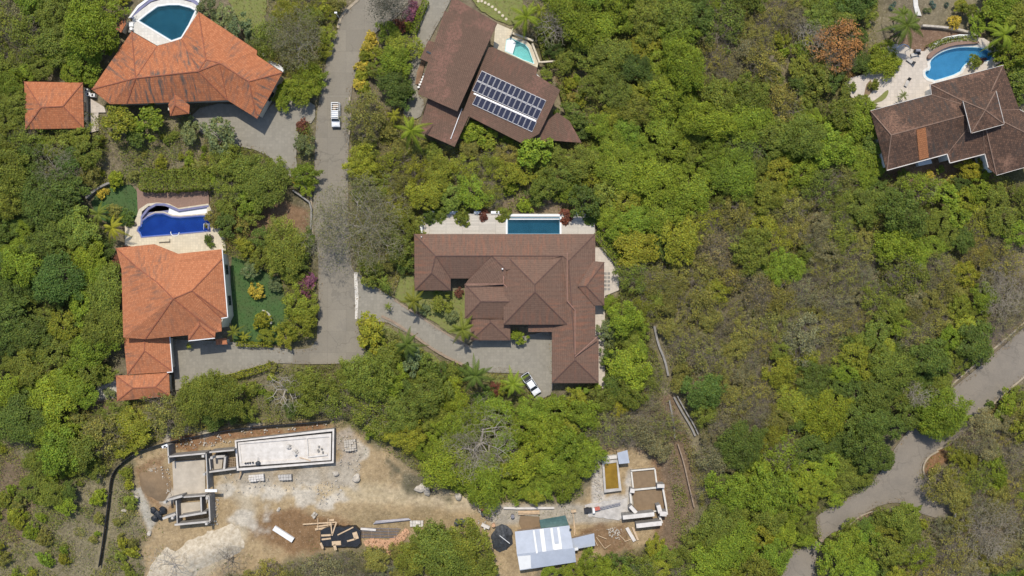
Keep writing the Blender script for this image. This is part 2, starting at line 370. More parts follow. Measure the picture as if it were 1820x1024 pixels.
FILL = [([(625, 180), (700, 200), (745, 215), (770, 268), (830, 262), (930, 262), (1000, 262), (1000, 300), (860, 300), (625, 330)], 'O'),
 ([(625, 320), (745, 300), (745, 470), (720, 505), (640, 480), (625, 430)], 'O'),
 ([(160, 205), (310, 205), (400, 232), (420, 300), (360, 325), (235, 330), (150, 300)], 'd'),
 ([(375, 250), (520, 250), (530, 320), (440, 370), (380, 350)], 'M'), ([(375, 340), (420, 360), (430, 440), (400, 450), (375, 400)], 'M'),
 ([(400, 440), (555, 400), (560, 470), (500, 480), (420, 470)], 'M'), ([(500, 470), (562, 470), (566, 600), (500, 612)], 'M'),
 ([(640, 575), (700, 585), (790, 645), (870, 672), (940, 690), (980, 705), (980, 760), (640, 760), (600, 660)], 'M'),
 ([(480, 650), (640, 645), (660, 745), (300, 745), (320, 700)], 'M'), ([(640, 745), (1080, 700), (1060, 800), (1000, 860), (890, 890), (800, 880), (740, 800)], 'B'),
 ([(470, 0), (600, 0), (600, 60), (560, 170), (500, 130), (440, 70)], 'O'),
 ([(500, 60), (560, 60), (560, 330), (532, 330), (530, 200)], 'M'), ([(925, 30), (1010, 60), (1000, 160), (960, 110), (925, 60)], 'M'),
 ([(1400, 60), (1540, 90), (1520, 180), (1400, 180)], 'M'), ([(1740, 30), (1820, 30), (1820, 190), (1790, 110)], 'M'),
 ([(1575, 320), (1700, 280), (1820, 310), (1820, 420), (1575, 420)], 'M'),
 ([(1760, 700), (1820, 680), (1820, 1024), (1660, 1024), (1650, 870), (1700, 800)], 'W'), ([(1640, 740), (1690, 800), (1640, 780)], 'W'),
 ([(400, 985), (720, 975), (880, 985), (880, 1064), (400, 1064)], 'W'), ([(425, 655), (500, 647), (525, 690), (500, 715), (430, 705)], 'd'), ([(165, 700), (260, 720), (330, 750), (560, 735), (590, 752), (300, 790), (225, 820), (190, 850), (165, 830)], 'O'), ([(60, 770), (165, 745), (160, 830), (100, 865), (60, 830)], 'B'), ([(1070, 560), (1130, 480), (1140, 700), (1070, 700)], 'M'),
 ([(1080, 700), (1230, 700), (1240, 820), (1080, 800)], 'W'), ([(60, 640), (200, 650), (200, 740), (60, 740)], 'M'),
 ([(650, 570), (700, 585), (690, 625), (640, 610)], 'M'), ([(30, 225), (165, 225), (165, 300), (30, 300)], 'M'),
 ([(1000, 985), (1210, 960), (1230, 1024), (1000, 1024)], 'M'), ([(1540, 900), (1620, 890), (1640, 1024), (1450, 1024), (1460, 960)], 'M')]
FILL += [([(880, 345), (960, 352), (1040, 350), (1052, 378), (745, 378), (880, 368)], 'd'), ([(1370, 10), (1402, 20), (1410, 100), (1404, 165), (1380, 165), (1366, 90)], 'd'), ([(195, 240), (375, 245), (375, 300), (200, 300)], 'd'), ([(1290, 10), (1370, 10), (1370, 150), (1290, 150)], 'W')]
ROOFS_PX = {}
HA = [(163,159),(234,56),(279,82),(322,69),(353,21),(457,90),(502,129),(457,211),(404,178),(337,187),(336,202),(303,206),(299,186),(195,185)]
HB = [(43,145),(147,147),(149,228),(45,230)]
HC = [(206,441),(274,434),(316,451),(394,443),(405,564),(394,589),(382,600),(335,605),(302,604),(307,661),(301,704),(207,713),(206,668),(222,664),(219,600),(216,480)]
HD = [(804,-10),(883,41),(872,84),(955,121),(996,160),(1012,215),(1034,254),(928,256),(836,204),(808,261),(744,233),(759,178),(743,167),(747,104),(790,19)]
HE = [(736,416),(1058,416),(1058,462),(1075,466),(1070,543),(1058,543),(1064,603),(1064,681),(981,681),(981,605),(907,605),(837,605),(826,566),(825,505),(800,516),(737,516)]
HF = [(1547,197),(1655,150),(1782,116),(1830,205),(1830,330),(1771,312),(1750,305),(1576,310)]
ROAD = [(640,-30),(636,2),(607,27),(603,50),(588,70),(574,140),(561,215),(558,330),(556,400),(566,440),(566,560),(562,618),(520,622),(470,617),(415,610),(305,604),(312,692),(420,662),(480,645),(560,648),(640,645),(660,640),(640,600),(634,565),(634,490),(622,470),(618,330),(620,240),(625,225),(622,172),(637,110),(652,72),(680,48),(727,3),(760,-30)]
DRIVE_A = [(340,196),(404,180),(457,205),(500,175),(560,178),(560,218),(532,222),(524,300),(545,318),(556,330),(552,345),(520,330),(500,300),(470,270),(400,255),(345,232)]
DRIVE_E = [(634,479),(650,499),(700,531),(745,560),(790,590),(835,615),(845,600),(907,600),(981,588),(983,690),(978,702),(955,712),(938,690),(930,664),(870,662),(820,650),(780,630),(740,601),(690,574),(634,566)]
DRIVE_D = [(765,-30),(815,-30),(792,19),(762,72),(748,105),(738,165),(757,180),(745,215),(712,205),(728,180),(726,140),(728,100),(730,75),(745,45)]
ROAD_R = [(1850,556),(1765,632),(1700,685),(1640,735),(1615,765),(1588,800),(1560,850),(1510,885),(1450,915),(1452,935),(1455,958),(1432,970),(1400,985),(1385,1040),(1447,1040),(1449,985),(1470,950),(1505,938),(1530,915),(1570,895),(1605,893),(1650,920),(1697,920),(1697,888),(1655,868),(1642,850),(1636,830),(1650,810),(1690,788),(1760,722),(1850,645)]
SITE = [(236,815),(300,787),(420,764),(600,750),(655,775),(700,810),(760,850),(850,893),(930,890),(1010,895),(1060,860),(1070,800),(1130,792),(1180,820),(1200,900),(1180,960),(1090,985),(1060,1000),(900,1040),(740,960),(560,985),(420,1020),(330,1040),(255,1040),(262,950),(240,880)]
LAWN_A = [(398,-20),(478,-20),(470,30),(490,70),(460,90),(440,70),(420,30)]
TURF_C = [(412,455),(450,470),(500,500),(515,560),(500,612),(415,612),(408,540)]
TURF_P = [(160,352),(200,330),(243,327),(246,385),(240,400),(205,402),(170,385)]
LAWN_D = [(820,-20),(930,-20),(925,40),(905,45),(885,38),(850,15)]
LAWN_E = [(736,518),(830,518),(835,600),(800,592),(752,560),(700,527),(712,490),(736,490)]
DECK_C = [(222,395),(245,378),(375,378),(398,420),(400,450),(316,453),(274,436),(240,440),(222,436)]
PATH_C = [(243,335),(370,338),(372,365),(245,380)]
DECK_F = [(1503,140),(1545,130),(1575,85),(1590,75),(1640,95),(1655,80),(1740,62),(1775,85),(1782,118),(1655,170),(1547,198),(1503,165)]
YARD_F = [(1560,-20),(1740,-20),(1760,60),(1640,95),(1600,80),(1560,60)]
SIDE_E = [(1058,440),(1072,440),(1100,474),(1100,516),(1075,526),(1075,690),(1064,690),(1058,600)]
NOVEG = [HA, HB, HC, HD, HE, HF, ROAD, DRIVE_A, DRIVE_E, DRIVE_D, ROAD_R, SITE, LAWN_A, TURF_C, TURF_P, LAWN_D, LAWN_E, DECK_C, PATH_C, DECK_F, YARD_F, SIDE_E,
 [(225,-20),(360,-20),(353,21),(279,82),(225,60)], [(745,375),(1062,375),(1062,420),(745,420)], [(870,40),(960,60),(985,115),(950,120)], [(1450,380),(1450,381),(1451,381)],
 [(478,368),(518,350),(548,368),(550,412),(520,405),(490,392),(465,395)],
 [(163,690),(215,668),(215,715),(170,715)]]
def wild(X, Y, jit=22):
    """class index of the plant cover at photo-plan points"""
    jx = X+(fbm(X, Y, 60, 1)-.5)*jit*4; jy = Y+(fbm(X, Y, 60, 2)-.5)*jit*4
    c = CG[np.clip((jy/64).astype(int), 0, 15), np.clip((jx/65).astype(int), 0, 27)]
    for poly, k in FILL: c = np.where(inpoly(X, Y, poly), CL.index(k), c)
    return c
LINES = [[(177,1006),(190,920),(196,850),(220,820),(290,788),(350,775),(400,765),(470,757),(530,753),(585,748)], [(1163,575),(1170,612),(1188,668)], [(1198,706),(1238,775)], [(1205,790),(1215,820),(1234,902)]]
def blocked(X, Y, grow=0):
    b = np.zeros(np.shape(X), bool)
    for l in LINES: b |= pdist(X, Y, l, False) < 8
    for p in NOVEG:
        b |= inpoly(X, Y, p)
        if grow: b |= pdist(X, Y, p) < grow
    return b

# ---------------------------------------------------------------- ground
def make_ground():
    xs = np.concatenate([[-2500, -1200, -500, -250, -160], np.arange(-125, 125.01, .42), [160, 250, 500, 1200, 2500]])
    ys = np.concatenate([[-2500, -1200, -500, -250, -120], np.arange(-75, 75.01, .42), [120, 250, 500, 1200, 2500]])
    XX, YY = np.meshgrid(xs, ys); px = XX*PXM+910; py = 512-YY*PXM
    cc = np.array([(.11, .11, .045), (.13, .13, .045), (.15, .135, .06), (.20, .175, .08), (.235, .20, .125), (.25, .215, .13), (.24, .20, .13)])
    col = np.zeros(px.shape+(3,))
    for k in range(6):                  # soft class borders
        j = 16; c = wild(px+rng.normal(0, j, px.shape), py+rng.normal(0, j, px.shape)); col += cc[c]/6
    n1 = fbm(px, py, 40, 3)[..., None]; col = col*(.65+.7*n1)
    def brush(poly, c, soft=12, amp=18, st=1.0, closed=True, width=0):
        nonlocal col
        if closed: d = np.where(inpoly(px, py, poly), 1, -1)*pdist(px, py, poly)
        else: d = width-pdist(px, py, poly, False)
        d = d+(fbm(px, py, 22, 2)-.5)*amp*2
        f = np.clip(d/soft+.5, 0, 1)[..., None]*st; cn = np.array(c)*(.8+.4*fbm(px, py, 14, 4)[..., None]); col = col*(1-f)+cn*f
    brush([(0, 800), (28, 790), (55, 870), (60, 920), (30, 960), (0, 970), (-200, 970), (-200, 800)], (.21, .155, .10), 10)
    brush(SITE, (.44, .325, .185), 16, 22)
    brush([(440, 880), (560, 870), (700, 880), (840, 895)], (.62, .51, .35), 16, 8, 1, False, 13)
    for o_ in (-5, 5): brush([(440, 882+o_), (560, 872+o_), (700, 882+o_), (840, 896+o_*.6)], (.36, .27, .16), 3, 3, .55, False, 1.2)
    brush([(400, 850), (440, 900), (430, 940), (400, 980), (340, 1020)], (.58, .50, .37), 14, 10, .7, False, 14)
    brush([(240, 830), (290, 815), (305, 850), (310, 900), (280, 905), (245, 880)], (.31, .20, .11), 10)
    brush([(440, 930), (520, 905), (600, 915), (640, 935), (570, 975), (520, 990), (450, 960)], (.27, .165, .085), 16)
    brush([(600, 905), (760, 905), (800, 925), (650, 950)], (.36, .27, .15), 14)
    brush([(640, 850), (760, 880), (850, 892), (700, 900), (560, 880)], (.52, .41, .24), 24, 20, .6)
    for cx_, cy_, r_ in ((450,865,26),(480,880,20),(400,865,16),(540,878,20),(582,905,14),(610,845,20),(635,800,18),(545,855,18),(470,945,16),(430,925,18),(320,780,14),(370,778,16),(600,885,12),(450,770,10),(285,850,10),(300,880,12)):
        brush([(cx_+r_*math.cos(a)*1.3, cy_+r_*math.sin(a)) for a in np.linspace(0, 6.28, 9)[:-1]], (.66, .60, .50), 9, 26, .75)
    brush([(310, 775), (470, 765), (590, 752), (592, 762), (415, 785), (310, 805)], (.30, .17, .09), 6)
    brush([(600, 760), (625, 760), (640, 830), (600, 830)], (.45, .38, .3), 10)
    brush([(690, 820), (760, 850), (800, 890), (720, 880)], (.17, .15, .095), 12)
    brush([(860, 900), (950, 895), (1100, 895), (1110, 925), (1020, 935), (870, 930)], (.46, .41, .33), 10, 8)
    brush([(1020, 935), (1110, 930), (1120, 975), (1040, 985)], (.26, .165, .09), 10)
    brush([(1130, 790), (1180, 800), (1215, 860), (1225, 930), (1180, 970), (1160, 940), (1185, 880), (1160, 830)], (.28, .175, .10), 8)
    brush([(1055, 815), (1070, 815), (1075, 885), (1110, 880), (1120, 835), (1130, 900), (1050, 900)], (.58, .53, .46), 6, 8)
    brush([(395, 840), (430, 835), (600, 830), (640, 800), (640, 870), (560, 860), (420, 870)], (.47, .41, .32), 10, 22, .75)
    brush([(235, 870), (250, 865), (275, 930), (265, 950)], (.50, .46, .38), 5, 6)
    brush([(1655, 795), (1700, 785), (1760, 730), (1800, 695), (1820, 700), (1720, 800), (1640, 850)], (.27, .15, .075), 8, 6)
    brush([(400, 380), (500, 350), (550, 375), (550, 430), (470, 430), (400, 440)], (.27, .17, .10), 8, 8)
    brush([(985, 130), (1020, 130), (1025, 175), (1000, 178)], (.36, .22, .12), 6, 6)
    brush([(900, 345), (1020, 345), (1050, 380), (880, 380)], (.28, .21, .135), 10, 10)
    brush([(1560, 270), (1770, 290), (1780, 330), (1570, 325)], (.30, .19, .11), 8, 8)
    brush([(1610, 45), (1760, 60), (1640, 100), (1600, 90)], (.24, .155, .105), 5, 4)
    brush([(200, 240), (360, 240), (380, 290), (200, 300)], (.23, .19, .12), 14, 16)
    brush([(1700, 890), (1830, 860), (1830, 950), (1700, 960)], (.22, .165, .11), 14)
    brush([(1770, 490), (1830, 490), (1830, 570), (1700, 680), (1690, 640)], (.25, .195, .14), 12)
    brush([(1375, 0), (1400, 40), (1400, 160), (1385, 165), (1375, 100)], (.22, .185, .11), 12)
    brush([(1145, 700), (1200, 700), (1235, 800), (1235, 920), (1180, 1024), (1150, 1024), (1190, 880), (1160, 790)], (.22, .155, .10), 10, 12)
    brush([(65, 700), (210, 685), (210, 730), (70, 740)], (.22, .15, .10), 8, 8)
    brush([(168, 690), (212, 672), (212, 705), (170, 710)], (.56, .52, .46), 3, 6)
    brush([(105, 705), (130, 712), (128, 724), (106, 722)], (.56, .52, .46), 3, 3)
    brush([(1500, 930), (1520, 915), (1560, 905), (1545, 925), (1510, 940)], (.24, .16, .11), 4, 3)
    z = -.04-.22*fbm(px, py, 30, 5)-.06*rng.random(px.shape)
    z[(abs(XX) > 130) | (abs(YY) > 80)] = -.15
    ny, nx = px.shape
    me = bpy.data.meshes.new('ground'); me.vertices.add(nx*ny)
    me.vertices.foreach_set('co', np.stack([XX, YY, z], -1).astype(np.float32).ravel())
    i = np.arange(nx*ny).reshape(ny, nx); q = np.stack([i[:-1, :-1], i[:-1, 1:], i[1:, 1:], i[1:, :-1]], -1).reshape(-1, 4)
    me.loops.add(q.size); me.loops.foreach_set('vertex_index', q.ravel().astype(np.int32))
    me.polygons.add(len(q)); me.polygons.foreach_set('loop_start', np.arange(0, q.size, 4, dtype=np.int32))
    me.update(calc_edges=True)
    a = me.attributes.new('soil', 'FLOAT_COLOR', 'POINT'); a.data.foreach_set('color', np.concatenate([col, np.ones(px.shape+(1,))], -1).astype(np.float32).ravel())
    m, t, b = nodes('ground_soil'); at = N(t, 'ShaderNodeAttribute', attribute_name='soil'); p = wpos(t)
    c = mixc(t, ramp(t, noise(t, 1.3, p, 8, .75), .3, .7), mixc(t, .5, at.outputs['Color'], (0, 0, 0)), at.outputs['Color'])
    c = mixc(t, ramp(t, noise(t, 3.2, p, 5, .7), .56, .72), c, mixc(t, .35, at.outputs['Color'], (.6, .5, .38)))
    t.links.new(c, b.inputs['Base Color']); b.inputs['Roughness'].default_value = 1; b.inputs['Specular IOR Level'].default_value = .1
    bn = N(t, 'ShaderNodeBump'); bn.inputs['Strength'].default_value = .8; bn.inputs['Distance'].default_value = .25
    t.links.new(noise(t, 1.8, p, 8, .75), bn.inputs['Height']); t.links.new(bn.outputs[0], b.inputs['Normal'])
    me.materials.append(m); o = bpy.data.objects.new('ground', me); COL.objects.link(o); tag(o, kind='structure')
make_ground()
def sheet(name, poly, z, mat, kind='structure', th=.5, holes=()):
    b = MB(); b.prism(W2(poly, z), z-th, z, [W2(h, z) for h in holes]); o = b.build(name, mat); tag(o, kind=kind); return o
sheet('road', smooth_poly(ROAD, 1), .06, M['road'])
sheet('driveway', smooth_poly(DRIVE_A, 1), .05, M['drive'])
sheet('driveway', DRIVE_E, .075, M['drive'])
sheet('driveway', smooth_poly(DRIVE_D, 1), .05, M['drive'])
sheet('road', smooth_poly(ROAD_R, 1), .06, M['asphalt'])
sheet('driveway', [(303,603),(415,608),(470,616),(520,622),(520,644),(480,647),(420,664),(312,694)], .085, M['drive'])
sheet('road_strip', [(629,484),(635,484),(637,530),(635,567),(631,567),(631,530)], .10, M['kerbw'])
sheet('lawn', wobble(LAWN_A, 2, 6), .03, M['lawn']); sheet('lawn', wobble(LAWN_D, 2, 6, 2), .03, M['lawn']); sheet('lawn', wobble(LAWN_E, 1, 6, 3), .03, M['lawn'])
sheet('lawn', wobble([(650,583),(690,580),(735,608),(775,635),(800,655),(930,672),(930,690),(830,672),(740,640),(700,610)], 2, 6, 5), .03, M['lawn'])
sheet('turf', TURF_C, .04, M['turf']); sheet('turf', smooth_poly(TURF_P, 1), .04, M['turf'])
def strip(name, pts, w, h, mat, label=None, cat=None, z0=-.2, group=None, kind=None, smooth=1, base=0.0):
    """kerb or low wall following a line of plan points; w, h metres"""
    pts = smooth_poly(pts, smooth, False); c = [P(x, y, h) for x, y in pts]; L = []; R = []
    for i, p in enumerate(c):
        d = (c[min(i+1, len(c)-1)]-c[max(i-1, 0)]); d.z = 0; d.normalize(); n = Vector((-d.y, d.x, 0))*w/2
        L.append(((p+n).x, (p+n).y)); R.append(((p-n).x, (p-n).y))
    b = MB(); b.prism(L+R[::-1], z0, h); loc = (c[0].x, c[0].y, 0) if label else None
    o = b.build(name, mat, loc=loc); tag(o, label, cat, group, kind); return o
strip('kerb', [(1850,548),(1765,622),(1700,676),(1690,688)], .3, .16, M['kerb'], kind='structure')
strip('kerb', [(1850,645),(1760,722),(1690,790),(1665,800)], .3, .16, M['kerb'], kind='structure')
strip('kerb', [(1668,802),(1650,812),(1640,830),(1644,848),(1655,862)], .3, .16, M['kerb'], kind='structure', smooth=2)
strip('kerb', [(1505,940),(1518,925),(1540,912),(1560,908)], .22, .16, M['kerb'], kind='structure')
strip('kerb', [(1697,885),(1698,922)], .35, .16, M['kerbw'], kind='structure')
strip('kerb', [(620,240),(624,225),(621,172)], .25, .15, M['kerb'], kind='structure')
strip('kerb', [(636,0),(607,25),(600,50)], .5, .15, M['kerb'], kind='structure')
strip('kerb', [(555,430),(556,400),(552,340)], .35, .15, M['kerb'], kind='structure')
strip('drain_strip', [(570,171),(621,171)], .12, .068, M['drive'], kind='structure', z0=0)
strip('kerb', [(727,8),(700,32),(680,50)], .25, .15, M['frame'], kind='structure')

# ---------------------------------------------------------------- roofs and houses
def roof(parent, V, F, mat, capm, th=.22, name='roof', cap=True, capmv=None):
    """V: {key: (px, py, z)}; F: list of key strings/tuples"""
    keys = list(V); idx = {k: i for i, k in enumerate(keys)}; pts = [P(*V[k]) for k in keys]; b = MB()
    faces = []
    for f in F:
        f = [idx[k] for k in f]
        A = sum(pts[f[i]].x*pts[f[(i+1) % len(f)]].y-pts[f[(i+1) % len(f)]].x*pts[f[i]].y for i in range(len(f)))
        if A < 0: f.reverse()
        faces.append(f)
    n = len(pts); vs = pts+[p-Vector((0, 0, th)) for p in pts]; fs = [tuple(f) for f in faces]+[tuple(n+i for i in reversed(f)) for f in faces]
    E = {}
    for k, f in enumerate(faces):
        for i in range(len(f)): E.setdefault(tuple(sorted((f[i], f[(i+1) % len(f)]))), []).append((k, f[i], f[(i+1) % len(f)]))
    for e, u in E.items():
        if len(u) == 1: a, c = u[0][1], u[0][2]; fs.append((a, n+a, n+c, c))
    b.add(vs, fs); o = b.build(name, mat, parent, slope_uv=True)
    def nrm(f):
        q = Vector((0, 0, 0))
        for i in range(len(f)): q += pts[f[i]].cross(pts[f[(i+1) % len(f)]])
        return q.normalized()
    for e, u in E.items():
        if len(u) == 2:
            n1, n2 = nrm(faces[u[0][0]]), nrm(faces[u[1][0]])
            if n1.dot(n2) < .996:
                m1 = sum((pts[i] for i in faces[u[0][0]]), Vector())/len(faces[u[0][0]]); convex = n2.dot(m1-pts[e[0]]) < 0
                up = Vector((0, 0, .03)); cc_ = MB(); cc_.beam(pts[e[0]]+up, pts[e[1]]+up, .19 if convex else .13, .1); cap and cc_.build('ridge_cap' if convex else 'valley', capm if convex else (capmv or capm), o)
    return o
def walls(parent, poly_px, ze, mat, inset=.7, wins=True, zt=None):
    pw = offset(W2(poly_px, ze), inset); b = MB(); b.prism(pw, -.3, ze-.02 if zt is None else zt); o = b.build('wall', mat, parent)
    if wins:
        k = 0; n = len(pw); A = sum(pw[i][0]*pw[(i+1)%n][1]-pw[(i+1)%n][0]*pw[i][1] for i in range(n)); sg = 1 if A > 0 else -1
        for i in range(n):
            a, c = Vector(pw[i]), Vector(pw[(i+1) % n]); L = (c-a).length
            if L < 3.5 or k > 9: continue
            d = (c-a)/L; nn = Vector((d.y, -d.x))*sg; m = max(1, int(L/5))
            for j in range(min(m, 3)):
                q = a+d*L*(j+.5)/m+nn*.02; k += 1; rz = math.atan2(d.y, d.x)
                f = MB(); f.box((q.x, q.y, 1.55), (1.9, .08, 1.5), rz); fo = f.build('window', M['frame'], parent)
                g = MB(); q2 = q+nn*.035
                for s_ in (-.45, .45): g.box((q2.x+d.x*s_, q2.y+d.y*s_, 1.55), (.8, .04, 1.3), rz)
                g.build('pane', M['glass'], fo)
    return o
def base(poly, z=0):
    q = W2(poly); return (sum(p[0] for p in q)/len(q), sum(p[1] for p in q)/len(q), z)
# --- house A : big orange roof, upper left
A = thing('tiled_house', 'large angular house with stained orange clay roof beside the curved dark pool', 'house', base(HA), 'houses of the hillside')
V = dict(a1=(163,159,4.20),a2=(234,56,4.20),a3=(279,82,4.30),a4=(322,69,4.20),a5=(353,21,4.20),a6=(457,90,4.20),a6b=(456,98,4.30),a7=(502,129,4.20),a8=(457,211,4.20),a9=(404,178,4.20),x=(225,185,4.20),a12=(195,185,4.20),
 r1=(241,139,6.50),r2=(352,127,7.20),r4=(366,106,6.90),p=(390,112,6.80),r5=(442,145,6.20))
roof(A, V, [('a1','r1','x','a12'),('x','a9','r2','r1'),('a1','a2','r1'),('a2','a3','r1'),('a3','r1','r2'),('a3','a4','r2'),('a4','a5','r4','r2'),('a5','a6','r4'),('r4','a6','a6b','p'),('a6b','a7','r5','p'),('a7','a8','r5'),('p','r5','a8','a9'),('r2','p','a9'),('r2','r4','p')], M['orange'], M['orangecap'])
roof(A, dict(a=(299,186,4.00),b=(303,206,4.00),c=(336,202,4.00),d=(337,187,4.00),e=(310,166,5.00),f=(311,187,5.00)), [('a','b','f','e'),('b','c','f'),('c','d','e','f')], M['orange'], M['orangecap'])
walls(A, [(163,159),(234,56),(279,82),(322,69),(353,21),(457,90),(502,129),(457,211),(404,178),(195,185)], 4.2, M['wall'])
for x in (331, 307): b = MB(); b.box(tuple(P(x,197,1.4)), (.5, .5, 3.2)); b.build('column', M['wall'], A)
b = MB(); b.prism(W2([(460,88),(505,122),(503,128),(457,99)], 1.2), 0, 1.2); b.build('terrace', M['white'], A)
# --- outbuilding B
B = thing('garage', 'small square outbuilding with orange hip roof at left edge', 'outbuilding', base(HB))
roof(B, dict(a=(43,145,2.8),b=(147,147,2.8),c=(149,228,2.8),d=(45,230,2.8),r=(73,191,4.4),s=(112,189,4.4)), [('a','b','s','r'),('b','c','s'),('c','d','r','s'),('d','a','r')], M['orange'], M['orangecap'])
walls(B, HB, 2.8, M['wall'], .5)
# --- house C : left orange
C = thing('tiled_house', 'orange-roofed house with stepped wings below the cobalt blue pool', 'house', base(HC), 'houses of the hillside')
V = dict(tl=(206,441,5.40),t1=(274,434,5.40),t2=(316,451,5.40),t3=(394,443,5.40),q4=(395,460,5.45),rb=(405,564,5.40),rc=(393,566,5.50),rd=(394,589,5.40),re=(383,591,5.40),bl=(258,603,5.40),lw=(219,600,5.40),lu=(216,480,5.40),
 n1=(244,476,6.60),q3=(306,467,6.50),q2=(278,501,7.60),q1=(308,531,8.90),q5=(341,517,8.70))
roof(C, V, [('tl','t1','n1'),('tl','n1','lu'),('t1','t2','q3','n1'),('n1','q3','q2'),('t2','t3','q4','q3'),('q3','q4','q5','q1','q2'),('q4','rb','q5'),('q5','rb','rc'),('q5','rc','rd','re','q1'),('q1','re','bl'),('n1','q2','q1','bl','lw','lu')], M['orange2'], M['orangecap'])
roof(C, dict(a=(334,597,5.50),b=(335,605,5.50),c=(382,600,5.50),d=(383,590,5.50),e=(353,571,6.60),f=(355,578,6.60)), [('a','b','f','e'),('b','c','f'),('c','d','e','f')], M['orange2'], M['orangecap'])
roof(C, dict(a=(219,596,2.9),b=(302,596,2.9),c=(307,661,2.9),d=(226,666,2.9),e=(257,596,4.2),f=(257,624,4.2)), [('a','e','f','d'),('d','f','c'),('c','f','e','b')], M['orange2'], M['orangecap'])
roof(C, dict(a=(206,668,2.6),b=(300,662,2.6),c=(302,704,2.6),d=(208,713,2.6),e=(236,690,3.7),f=(276,688,3.7)), [('a','b','f','e'),('b','c','f'),('c','d','e','f'),('d','a','e')], M['orange2'], M['orangecap'])
roof(C, dict(a=(247,596,5.2),b=(270,560,6.4),c=(285,562,6.9),d=(262,600,5.5)), [('a','b','c','d')], M['orange2'], M['orangecap'])
walls(C, [(206,441),(274,434),(316,451),(394,443),(405,564),(394,589),(258,603),(219,600),(216,480)], 5.3, M['wall'])
walls(C, [(219,596),(302,596),(307,661),(226,666)], 2.9, M['wall'], wins=False); walls(C, [(206,668),(300,662),(302,704),(208,713)], 2.6, M['wall'])
b = MB(); zz = 2.85
for s, e, z in (((302,598),(307,661),2.95),((307,661),(297,662),2.95),((395,443),(405,564),5.45),((405,564),(393,566),5.45),((335,606),(382,601),5.45)): b.beam(P(*s, z), P(*e, z), .16, .18)
b.build('gutter', M['white'], C)
roof(C, dict(a=(383,603,2.2),b=(402,601,2.2),c=(404,612,2.2),d=(384,613,2.2)), [('a','b','c','d')], M['orange2'], M['orangecap'], name='porch_roof')
walls(C, [(383,603),(402,601),(404,612),(384,613)], 2.2, M['wall'], .3, False, zt=2.0)
# --- house D : solar house
D = thing('tiled_house', 'reddish brown flat-pitched house carrying rows of solar panels', 'house', base(HD), 'houses of the hillside')
roof(D, dict(a=(804,-6,5.4),b=(884,41,5.9),c=(813,198,5.9),d=(743,167,5.2),e=(790,19,5.2),f=(796,22,5.3)), [('a','b','c','d','e','f')], M['brown2'], M['browncap'])
roof(D, dict(a=(761,72,4.2),b=(785,78,4.4),c=(770,115,4.4),d=(747,104,4.2)), [('a','b','c','d')], M['brown2'], M['browncap'])
roof(D, dict(a=(762,172,3.9),b=(815,196,4.1),c=(836,200,4.1),d=(808,261,4.1),e=(744,233,3.7)), [('a','b','c','d','e')], M['brown2'], M['browncap'])
RP = dict(a=(868,84,4.9),b=(876,84,4.9),c=(955,121,4.9),d=(953,133,4.8),e=(996,160,4.8),f=(958,238,4.2),g=(928,255,4.0),h=(822,201,4.0))
roof(D, RP, [tuple('abcdefgh')], M['brown2'], M['browncap'])
roof(D, dict(a=(990,200,3.0),b=(1012,215,3.0),c=(1034,254,2.8),d=(985,250,2.8),e=(930,256,2.9),f=(958,226,3.2)), [tuple('abcdef')], M['brown2'], M['browncap'])
walls(D, [(804,-6),(884,41),(813,198),(743,167),(790,19)], 5.1, M['wallw'], 1.2); walls(D, [(762,172),(815,196),(808,261),(744,233)], 3.5, M['wallw'])
walls(D, [(868,84),(955,121),(996,160),(958,238),(928,255),(822,201)], 3.8, M['wallw'], .9); walls(D, [(1000,205),(1030,250),(960,250),(965,225)], 2.6, M['wallw'], .6, False)
b = MB(); b.prism(W2([(757,92),(759,90),(774,97),(773,101)], 4.5), 4.2, 4.42); b.build('roof_opening', M['glass'], D)
b = MB(); b.beam(P(821,193,4.35), P(801,247,4.3), .12, .1); b.build('gutter', M['alu'], D)
b = MB(); b.prism(W2([(745,150),(752,128),(756,105),(751,104),(742,125),(738,150)], .1), -.2, .18); b.build('planter', M['soil'], D)
b = MB()
for i in range(6): b.box(tuple(P(744+i*2.2,155-i*4.6,.2)), (.45, .35, .2), .3)
b.build('stepping_stone', M['white'], D)
# --- house E : centre
E = thing('tiled_house', 'large central house with brown ribbed hip roofs and long lap pool', 'house', base(HE), 'houses of the hillside')
bm_, cp, cv = M['brown'], M['browncap'], M['browncapl']
V = dict(A=(736,416,3.2),B=(1058,416,3.2),R1=(774,455,5.1),R2=(874,455,5.1),S1=(767,485.5,4.7),w=(737,516,3.2),x=(801,516,3.2),y=(801,495,3.2),z=(834,495,3.2),k=(825,507,3.2),
 m=(900,480,5.1),C0=(1000,455,5.1),C1=(1011,464,5.1),T=(1022,640,5.0),u=(1058,600,3.2),v=(1064,603,3.1),q=(1064,681,3.2),s=(981,681,3.2),r=(981,578,3.2),n=(900,507,4.6))
roof(E, V, [('A','B','C1','C0','R2','R1'),('A','R1','S1','w'),('w','S1','x'),('S1','R1','y','x'),('R1','R2','z','y'),('R2','m','n','k','z'),('C0','C1','T','r'),('B','u','v','q','T','C1'),('q','s','T'),('s','r','T'),('R2','C0','m')], bm_, cp, capmv=cp)
roof(E, dict(a=(895,449,4.5),b=(1008,449,4.5),c=(1008,577,4.5),d=(895,577,4.5),r=(950.5,506,7.2),s=(951,519,7.2)), [('a','b','r'),('b','c','s','r'),('c','d','s'),('d','a','r','s')], bm_, cp)
roof(E, dict(a=(826,505,3.5),b=(895,505,3.9),c=(930,537,4.4),d=(893,567,3.5),e=(826,566,3.5),r=(855,536,5.0),s=(921,536,5.0)), [('a','b','s','r'),('b','c','s'),('c','d','s'),('d','e','r','s'),('e','a','r')], bm_, cp)
